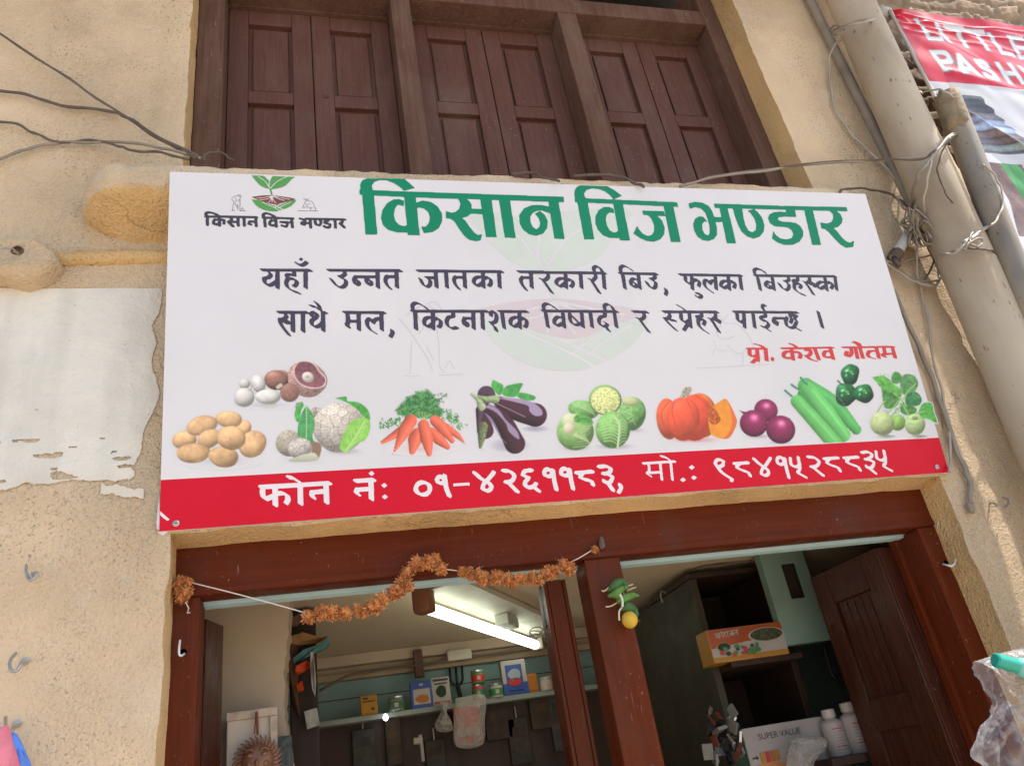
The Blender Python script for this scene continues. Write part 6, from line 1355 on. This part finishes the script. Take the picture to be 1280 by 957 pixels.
rag([(366,822),(380,812),(400,806),(411,796),(412,806),(402,812),(385,818),(378,824),(367,828)], .88, (.06, .17, .17), 'teal_rag'); rag([(362,796),(378,790),(402,796),(410,795),(398,802),(372,806),(364,804)], .90, (.30, .15, .05), 'ochre_rag'); rag([(370,832),(384,824),(388,832),(380,838),(373,842),(369,840)], .88, (.60, .08, .02), 'orange_rag'); rag([(370,854),(378,850),(380,862),(372,864)], .88, (.62, .09, .02), 'orange_rag')
rag([(388,815),(392,815),(395,850),(394,870),(390,860),(388,835)], .87, (.5, .5, .5), 'foil_strip'); rag([(380,888),(396,884),(400,905),(384,911)], .87, (.36, .36, .34), 'foil_card'); rag([(360,776),(385,760),(398,770),(380,780),(366,790)], .93, (.13, .06, .035), 'brown_rag'); rag([(362,806),(372,800),(376,850),(374,895),(366,880),(362,840)], .91, (.10, .05, .03), 'brown_rag')
# dim goods hung on the dark backing below the shelf
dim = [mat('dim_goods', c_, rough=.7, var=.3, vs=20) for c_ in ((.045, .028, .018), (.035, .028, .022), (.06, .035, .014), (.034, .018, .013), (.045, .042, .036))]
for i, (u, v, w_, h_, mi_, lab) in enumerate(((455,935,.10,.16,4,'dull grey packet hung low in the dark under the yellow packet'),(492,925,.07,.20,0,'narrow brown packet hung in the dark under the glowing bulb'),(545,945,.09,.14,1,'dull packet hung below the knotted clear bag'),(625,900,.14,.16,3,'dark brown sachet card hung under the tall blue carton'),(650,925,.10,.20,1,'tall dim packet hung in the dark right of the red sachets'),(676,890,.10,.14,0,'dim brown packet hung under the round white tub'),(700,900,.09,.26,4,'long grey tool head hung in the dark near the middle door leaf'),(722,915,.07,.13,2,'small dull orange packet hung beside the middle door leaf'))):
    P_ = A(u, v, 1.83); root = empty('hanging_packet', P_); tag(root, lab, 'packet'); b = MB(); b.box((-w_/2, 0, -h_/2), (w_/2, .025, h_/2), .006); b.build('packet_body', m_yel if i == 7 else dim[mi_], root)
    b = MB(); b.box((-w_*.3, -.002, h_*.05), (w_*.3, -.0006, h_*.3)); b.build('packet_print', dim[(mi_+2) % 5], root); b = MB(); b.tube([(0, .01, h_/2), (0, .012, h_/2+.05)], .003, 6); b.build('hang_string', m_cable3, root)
# white cupboard with a sun mask
wc = empty('white_cupboard', (at(287, 940, .46)[0], .46, .05)); tag(wc, 'off-white cupboard door standing at the left inside the shop', 'cupboard'); x0 = at(283, 925, .46)[0]-wc.location.x; x1 = at(345, 890, .46)[0]-wc.location.x; zt = at(315, 887, .46)[2]-.05
b = MB(); b.box((x0, 0, 0), (x1, .06, zt), .004); b.build('door_board', mat('offwhite_board', (.50, .42, .34), var=.1, vs=8), wc); b = MB(); b.box((x0, -.010, zt-.022), (x1+.004, -.001, zt), .002); b.box((x1-.016, -.010, 0), (x1+.004, -.001, zt-.023), .002); b.build('edge_trim', mat('worn_trim', (.42, .33, .25), var=.3, vs=30), wc)
sm = empty('sun_mask', at(322, 951, .43)); tag(sm, 'copper brown sun face mask hung by a cord on the off-white cupboard', 'mask'); m_cop = mat('copper_brown', (.20, .085, .045), rough=.45, var=.3, vs=40, spec=.5)
b = MB(); R = .050
for i in range(30):
    a = 2*math.pi*i/30; d = V3((math.cos(a), 0, math.sin(a))); n_ = V3((-math.sin(a), 0, math.cos(a))); P_ = [d*R*.85, d*R*1.08+n_*.005, d*R*1.30+n_*.014]; b.tube(smooth_path(P_, 4), np.linspace(.0066, .0015, 9), 6)
b.build('rays', m_cop, sm, smooth=True); b = MB(); b.blob((0, -.005, 0), (R*.86, .024, R*.92), 12, 20); b.blob((0, -.028, -.006), (.006, .009, .011), 8, 10)
for s_ in (-1, 1): b.blob((s_*.019, -.024, .015), (.010, .007, .006), 8, 12); b.tube(smooth_path([(s_*.007, -.026, .024), (s_*.019, -.027, .030), (s_*.032, -.018, .024)], 5), .003, 6); b.blob((s_*.021, -.020, -.008), (.010, .008, .009), 8, 10)
b.tube(smooth_path([(-.017, -.020, -.021), (0, -.026, -.025), (.017, -.020, -.021)], 5), .004, 6); b.build('face', m_cop, sm, smooth=True)
b = MB(); b.tube([A(322,918,.44)-sm.location, A(321,889,.44)-sm.location], .0035, 6); b.tube([A(318,917,.44)-sm.location, A(320,889,.44)-sm.location], .002, 6); b.build('cord', mat('red_brown_cord', (.16, .05, .03)), sm)
# patterned dark sticker / cloth beside the cupboard
b = MB(); p = at(354, 945, .50); b.box((p[0]-.03, .50, p[2]-.09), (p[0]+.025, .53, p[2]+.055), .01); o = b.build('hanging_pouch', mat('dark_patterned_cloth', (.05, .06, .06), var=.5, vs=60)); tag(o, 'small dark patterned pouch hanging right of the sun mask', 'pouch')

# right bay: dark cabinet, cartons, bottles, meter box
cb = empty('dark_cabinet', (1.85, .92, .05)); tag(cb, 'tall dark brown open cabinet behind the right doorway', 'cabinet')
b = MB(); b.box((0, 0, 0), (.03, 1.0, 2.17), .003); b.build('side_panel', mat('olive_dark_panel', (.045, .036, .022), rough=.6, var=.25, vs=4), cb); b = MB(); b.box((.34, 0, 0), (.37, 1.0, 2.17), .003); b.build('side_panel', m_brn, cb)
b = MB(); b.box((.031, .42, 0), (.339, .45, 2.16)); b.build('back_panel', m_brn, cb)
zc1 = at(940, 824, .86)[2]-.05; zc2 = at(990, 957, .86)[2]-.05-.035
for nm_, z in (('top_board', 2.171), ('shelf_board', zc1-.022), ('shelf_board', zc2-.022)): b = MB(); b.box((-.005 if nm_ == 'top_board' else .031, -.10 if nm_ != 'top_board' else -.01, z), (.375 if nm_ == 'top_board' else .339, .419, z+.02), .002); b.build(nm_, m_brn, cb)
for (u, v) in ((800,776),(832,741),(850,736)):
    b = MB(); p = A(u, v, 1.1); b.tube(smooth_path([p+V3((0,0,0)), p+V3((-.02,-.01,.01)), p+V3((-.03,-.01,-.01)), p+V3((-.028,-.01,-.04 if u != 800 else -.01))], 5), .0035, 6); o = b.build('hook', m_cable2, None, smooth=True); o.location = -cb.location; o.parent = cb
# cable along the cabinet top
wire('cable', [(800,768,1.7),(825,745,1.45),(850,722,1.15),(866,711,.95),(890,707,.9),(915,703,.9),(938,700,.9)], .009, m_cable, 'thick black cable lying along the top edge of the dark cabinet', 'cable')
def carton(name, u0, v0, u1, v1, Y, depth, label, m_face, m_side):
    """front face with photo corners bottom-left (u0,v0) and top-right (u1,v1)"""
    a = at(u0, v0, Y); c = at(u1, v1, Y); root = empty(name, (a[0], Y, a[2])); tag(root, label, 'carton'); w, h = c[0]-a[0], c[2]-a[2]
    b = MB(); b.box((0, 0, 0), (w, depth, h), .003); b.build('carton_body', m_side, root); b = MB(); b.box((.002, -.0015, .002), (w-.002, -.0003, h-.002)); b.build('front_print', m_face, root); return root, w, h
oc, w, h = carton('orange_carton', 893, 829, 975, 776, .80, .10, 'orange printed carton with oval vegetable picture on the dark cabinet shelf', m_wht, m_yel)
b = MB(); b.prism([(.003, h*.42), (w*.45, h*.52), (w-.003, h*.62), (w-.003, h-.003), (.003, h-.003)], -.003, -.002); b.build('orange_band', mat('orange_red_print', (.32, .06, .010), rough=.4), oc)
b = MB(); b.box((.003, -.003, .003), (w-.003, -.002, h*.15)); b.build('yellow_band', m_yel, oc)
for cx, cz, rx, rz in ((.76, .66, .215, .19), (.17, .44, .085, .12)):
    for nm_, m_, s_, y in (('oval_rim', m_wht, 1.12, -.0042), ('oval_picture', mat('dark_leaf_print', (.05, .06, .03), var=.6, vs=90), 1.0, -.0056)): b = MB(); b.prism([(w*cx+w*rx*s_*math.cos(t), h*cz+h*rz*s_*math.sin(t)) for t in np.linspace(0, 6.283, 28, endpoint=False)], y, y+.001); b.build(nm_, m_, oc)
rr = random.Random(6)
for i in range(22):
    x = w*rr.uniform(.12, .72); z = h*(.18+rr.uniform(0, .24)); r = rr.uniform(.005, .011); b = MB(); b.prism([(x+r*math.cos(t), z+r*.8*math.sin(t)) for t in np.linspace(0, 6.283, 9, endpoint=False)], -.0072-.0004*i*.1, -.0065); b.build('vegetable_print', [m_grn, m_redl, m_grn, mat('dark_green_ink', (.03, .05, .02))][i % 4], oc)
I = Ink(0, 0, w, h, .0012)
for s_ in ([(0,1),(4.6,1)], [(.4,.8),(.2,.4),(.5,.2),(.75,.5),(.4,.7)], [(.75,.95),(.75,0)], [(.8,.65),(1.05,.6),(1.05,.25)], [(1.45,.95),(1.45,0)], [(1.2,1.35),(1.45,1.0)], [(1.9,.95),(1.95,.7),(1.7,.55),(2.1,0)], [(2.4,.95),(2.4,0)], [(2.8,.55),(3.3,.55)], [(3.0,.55),(3.15,.3),(2.8,.1)], [(3.4,.95),(3.4,0)], [(3.75,.55),(4.2,.55)], [(3.75,.5),(3.75,.2)], [(4.25,.95),(4.25,0)]):
    I.nib(np.array([(w*.09+x*w*.07, h*.70+z*h*.15+x*h*.012) for x, z in s_]), (.0036, -.001), .0022)
I.build('carton_lettering', m_wht, oc, -.0045)
sc_, w, h = carton('white_carton', 942, 972, 1034, 893, .80, .12, 'white carton reading SUPER with an orange picture, lower right in the doorway', mat('greyish_white_card', (.36, .31, .29)), mat('green_card_side', (.10, .20, .13)))
fc = bpy.data.curves.new('carton_text', 'FONT'); fc.body = 'SUPER VALUE'; fc.size = .029; fo = bpy.data.objects.new('carton_text', fc); COL.objects.link(fo); bpy.context.view_layer.update()
dg = bpy.context.evaluated_depsgraph_get(); me = bpy.data.meshes.new_from_object(fo.evaluated_get(dg)); bpy.data.objects.remove(fo)
o = bpy.data.objects.new('carton_lettering', me); me.materials.clear(); me.materials.append(m_ink); link(o, sc_); o.rotation_euler = (math.pi/2, 0, 0); o.location = (w*.16, -.0030, h*.72)
b = MB(); b.prism([(.004, .004), (w*.45, .004), (w*.40, h*.18), (w*.2, h*.28), (.004, h*.2)], -.0032, -.0022); b.build('orange_fade', mat('soft_orange_print', (.50, .20, .07)), sc_)
for q_ in range(4): b = MB(); b.box((w*(.13+.055*q_), -.0045, h*.26), (w*(.175+.055*q_), -.0036, h*.47)); b.build('product_picture', [m_yel, m_redl, m_org, m_yel][q_], sc_)
b = MB(); b.prism([(w*.04, h*.36), (w*.085, h*.36), (w*.085, h*.33), (w*.11, h*.375), (w*.085, h*.42), (w*.085, h*.39), (w*.04, h*.39)], -.0045, -.0036); b.build('arrow_print', m_ink, sc_); b = MB(); b.prism([(w*.55+w*.04*math.cos(t), h*.52+h*.03*math.sin(t)) for t in np.linspace(0, 6.283, 18, endpoint=False)], -.0045, -.0036); b.build('oval_print', m_ink, sc_)
bg3 = empty('small_plastic_bag', at(1005, 945, .74)); tag(bg3, 'crumpled clear plastic bag lying in front of the white carton', 'bag'); crumpled('bag_film', [(988,925),(1000,920),(1030,922),(1032,935),(1018,950),(1005,985),(985,985),(984,945)], .72, .04, hang_film, bg3, 9, amp=.02)
def bottle(u, vt, vb, Y, label, wpx):
    p = at(u, vb, Y); zt_ = at(u, vt, Y)[2]; h = zt_-p[2]; r = (at(u+wpx/2, (vt+vb)/2, Y)[0]-at(u-wpx/2, (vt+vb)/2, Y)[0])/2; root = empty('white_bottle', p); tag(root, label, 'bottle')
    b = MB(); b.lathe([(r*.92, 0), (r, .006), (r, h*.66), (r*.85, h*.74), (r*.5, h*.79), (r*.5, h*.82)], (0, 0, 0), 24); b.build('bottle_body', mat('white_plastic', (.42, .36, .33), rough=.4), root, smooth=True, auto=40)
    b = MB(); b.lathe([(r*.58, h*.82), (r*.60, h*.83), (r*.60, h*.985), (r*.52, h)], (0, 0, 0), 20); b.build('cap', mat('white_cap', (.44, .39, .36), rough=.4), root, smooth=True, auto=40)
    for q_ in range(7): b = MB(); a0 = -2.3; zz = h*(.14+.065*q_); n_ = 8; vs = []; 
    b = MB()
    for q_ in range(8):
        zz = h*(.12+.062*q_); hh = h*(.014 if q_ not in (1, 7) else .026); pts = [(r*1.006*math.cos(a), r*1.006*math.sin(a)) for a in np.linspace(-2.25, -1.1-.2*(q_ % 3), 8)]
        b.cur = 1 if q_ in (1, 7) else 0; b.add([(x, y, zz) for x, y in pts]+[(x, y, zz+hh) for x, y in pts], [(i, i+1, i+9, i+8) for i in range(7)])
    b.build('label_print', [mat('grey_ink', (.22, .2, .2)), m_redl], root); return root
bottle(1052, 883, 944, .76, 'white pill bottle left of the other, beside the white carton', 25); bottle(1078, 874, 940, .74, 'white pill bottle with red label lines closest to the right door leaf', 28)
# bottles stand on a board
b = MB(); p = at(1052, 944, .76); b.box((p[0]-.12, .64, p[2]-.028), (p[0]+.30, .90, p[2]-.001), .002); b.box((p[0]-.11, .66, .05), (p[0]-.08, .88, p[2]-.029)); b.box((p[0]+.25, .66, .05), (p[0]+.28, .88, p[2]-.029)); o = b.build('side_counter', m_brn); tag(o, 'dark wooden stand under the two white bottles', 'stand')
# meter box
mbx = empty('meter_box', at(985, 805, .80)); tag(mbx, 'pale teal metal meter box with a dark window, above the orange carton', 'meter box'); c_ = mbx.location
x0 = at(949, 695, .80)[0]; x1 = at(1004, 692, .80)[0]; z0 = at(985, 806, .80)[2]; z1 = at(949, 695, .80)[2]+.04
m_box = mat('pale_teal_metal', (.20, .30, .26), rough=.5, var=.1)
wx0, wx1, wz0, wz1 = x0+.085, x0+.150, z0+.17, z0+.31
b = MB()
for a, c2 in (((x0, .80, z0), (wx0, .808, z1)), ((wx1, .80, z0), (x1, .808, z1)), ((wx0, .80, z0), (wx1, .808, wz0)), ((wx0, .80, wz1), (wx1, .808, z1))): b.box(a, c2)
b.box((x0, .809, z0), (x1, .815, z0+.006)); b.box((x0, .809, z0), (x0+.006, 0.84, z1)); b.box((x1-.006, .809, z0), (x1, 0.84, z1)); b.box((x0, .809, z0), (x1, .84, z0+.0055)); b.v = [tuple(V3(p)-c_) for p in b.v]; b.build('box_shell', m_box, mbx)
b = MB(); b.box((wx0-.004, .83, wz0-.004), (wx1+.004, .84, wz1+.004)); b.v = [tuple(V3(p)-c_) for p in b.v]; b.build('window', mat('brown_dark_glass', (.05, .035, .025), rough=.2), mbx)
wire('cable', [(1030,805,1.0),(1036,830,1.0),(1046,850,1.0),(1052,838,1.0),(1050,815,1.0),(1044,803,1.0)], .008, m_black, 'black cable loop hanging below the teal meter box', 'cable')
# dark clutter: sack and heap of tools by the post
cl = empty('tool_heap', at(905, 920, .78)); tag(cl, 'heap of shiny scrap tools and wrappers left of the white carton', 'tools'); rr = random.Random(8)
for i in range(34):
    u = rr.uniform(885, 925); v = rr.uniform(882, 950); p = A(u, v, rr.uniform(.76, .84))-cl.location; b = MB(); s_ = rr.uniform(.008, .020); M_ = Matrix.Translation(p) @ Matrix.Rotation(rr.uniform(0, 6), 4, 'X') @ Matrix.Rotation(rr.uniform(0, 6), 4, 'Z'); b.box((-s_, -s_*.3, -s_*1.4), (s_, s_*.3, s_*1.4), .002, M_); b.build('scrap_piece', [m_silver, m_black, mat('dull_red', (.16, .03, .02)), mat('dull_grey', (.2, .19, .17), rough=.4)][rr.choice([0, 1, 1, 2, 3, 3])], cl)
b = MB(); p = at(905, 957, .80); b.box((p[0]-.14, .76, .05), (p[0]+.035, .90, p[2]), .006); o = b.build('storage_crate', m_brn); tag(o, 'dark crate under the heap of scrap tools', 'crate')

# repeats carry a common group
GR = {'cable': 'loose cables along the shop wall', 'hook': 'small wire hooks on wall and door frame', 'packet': 'packets in the seed shop', 'tin': 'tins on the back shelf', 'pipe': 'pipes on the facade', 'carton': 'cartons in the seed shop'}
for o in sc.objects:
    if o.parent is None and o.get('category') in GR: o['group'] = GR[o['category']]
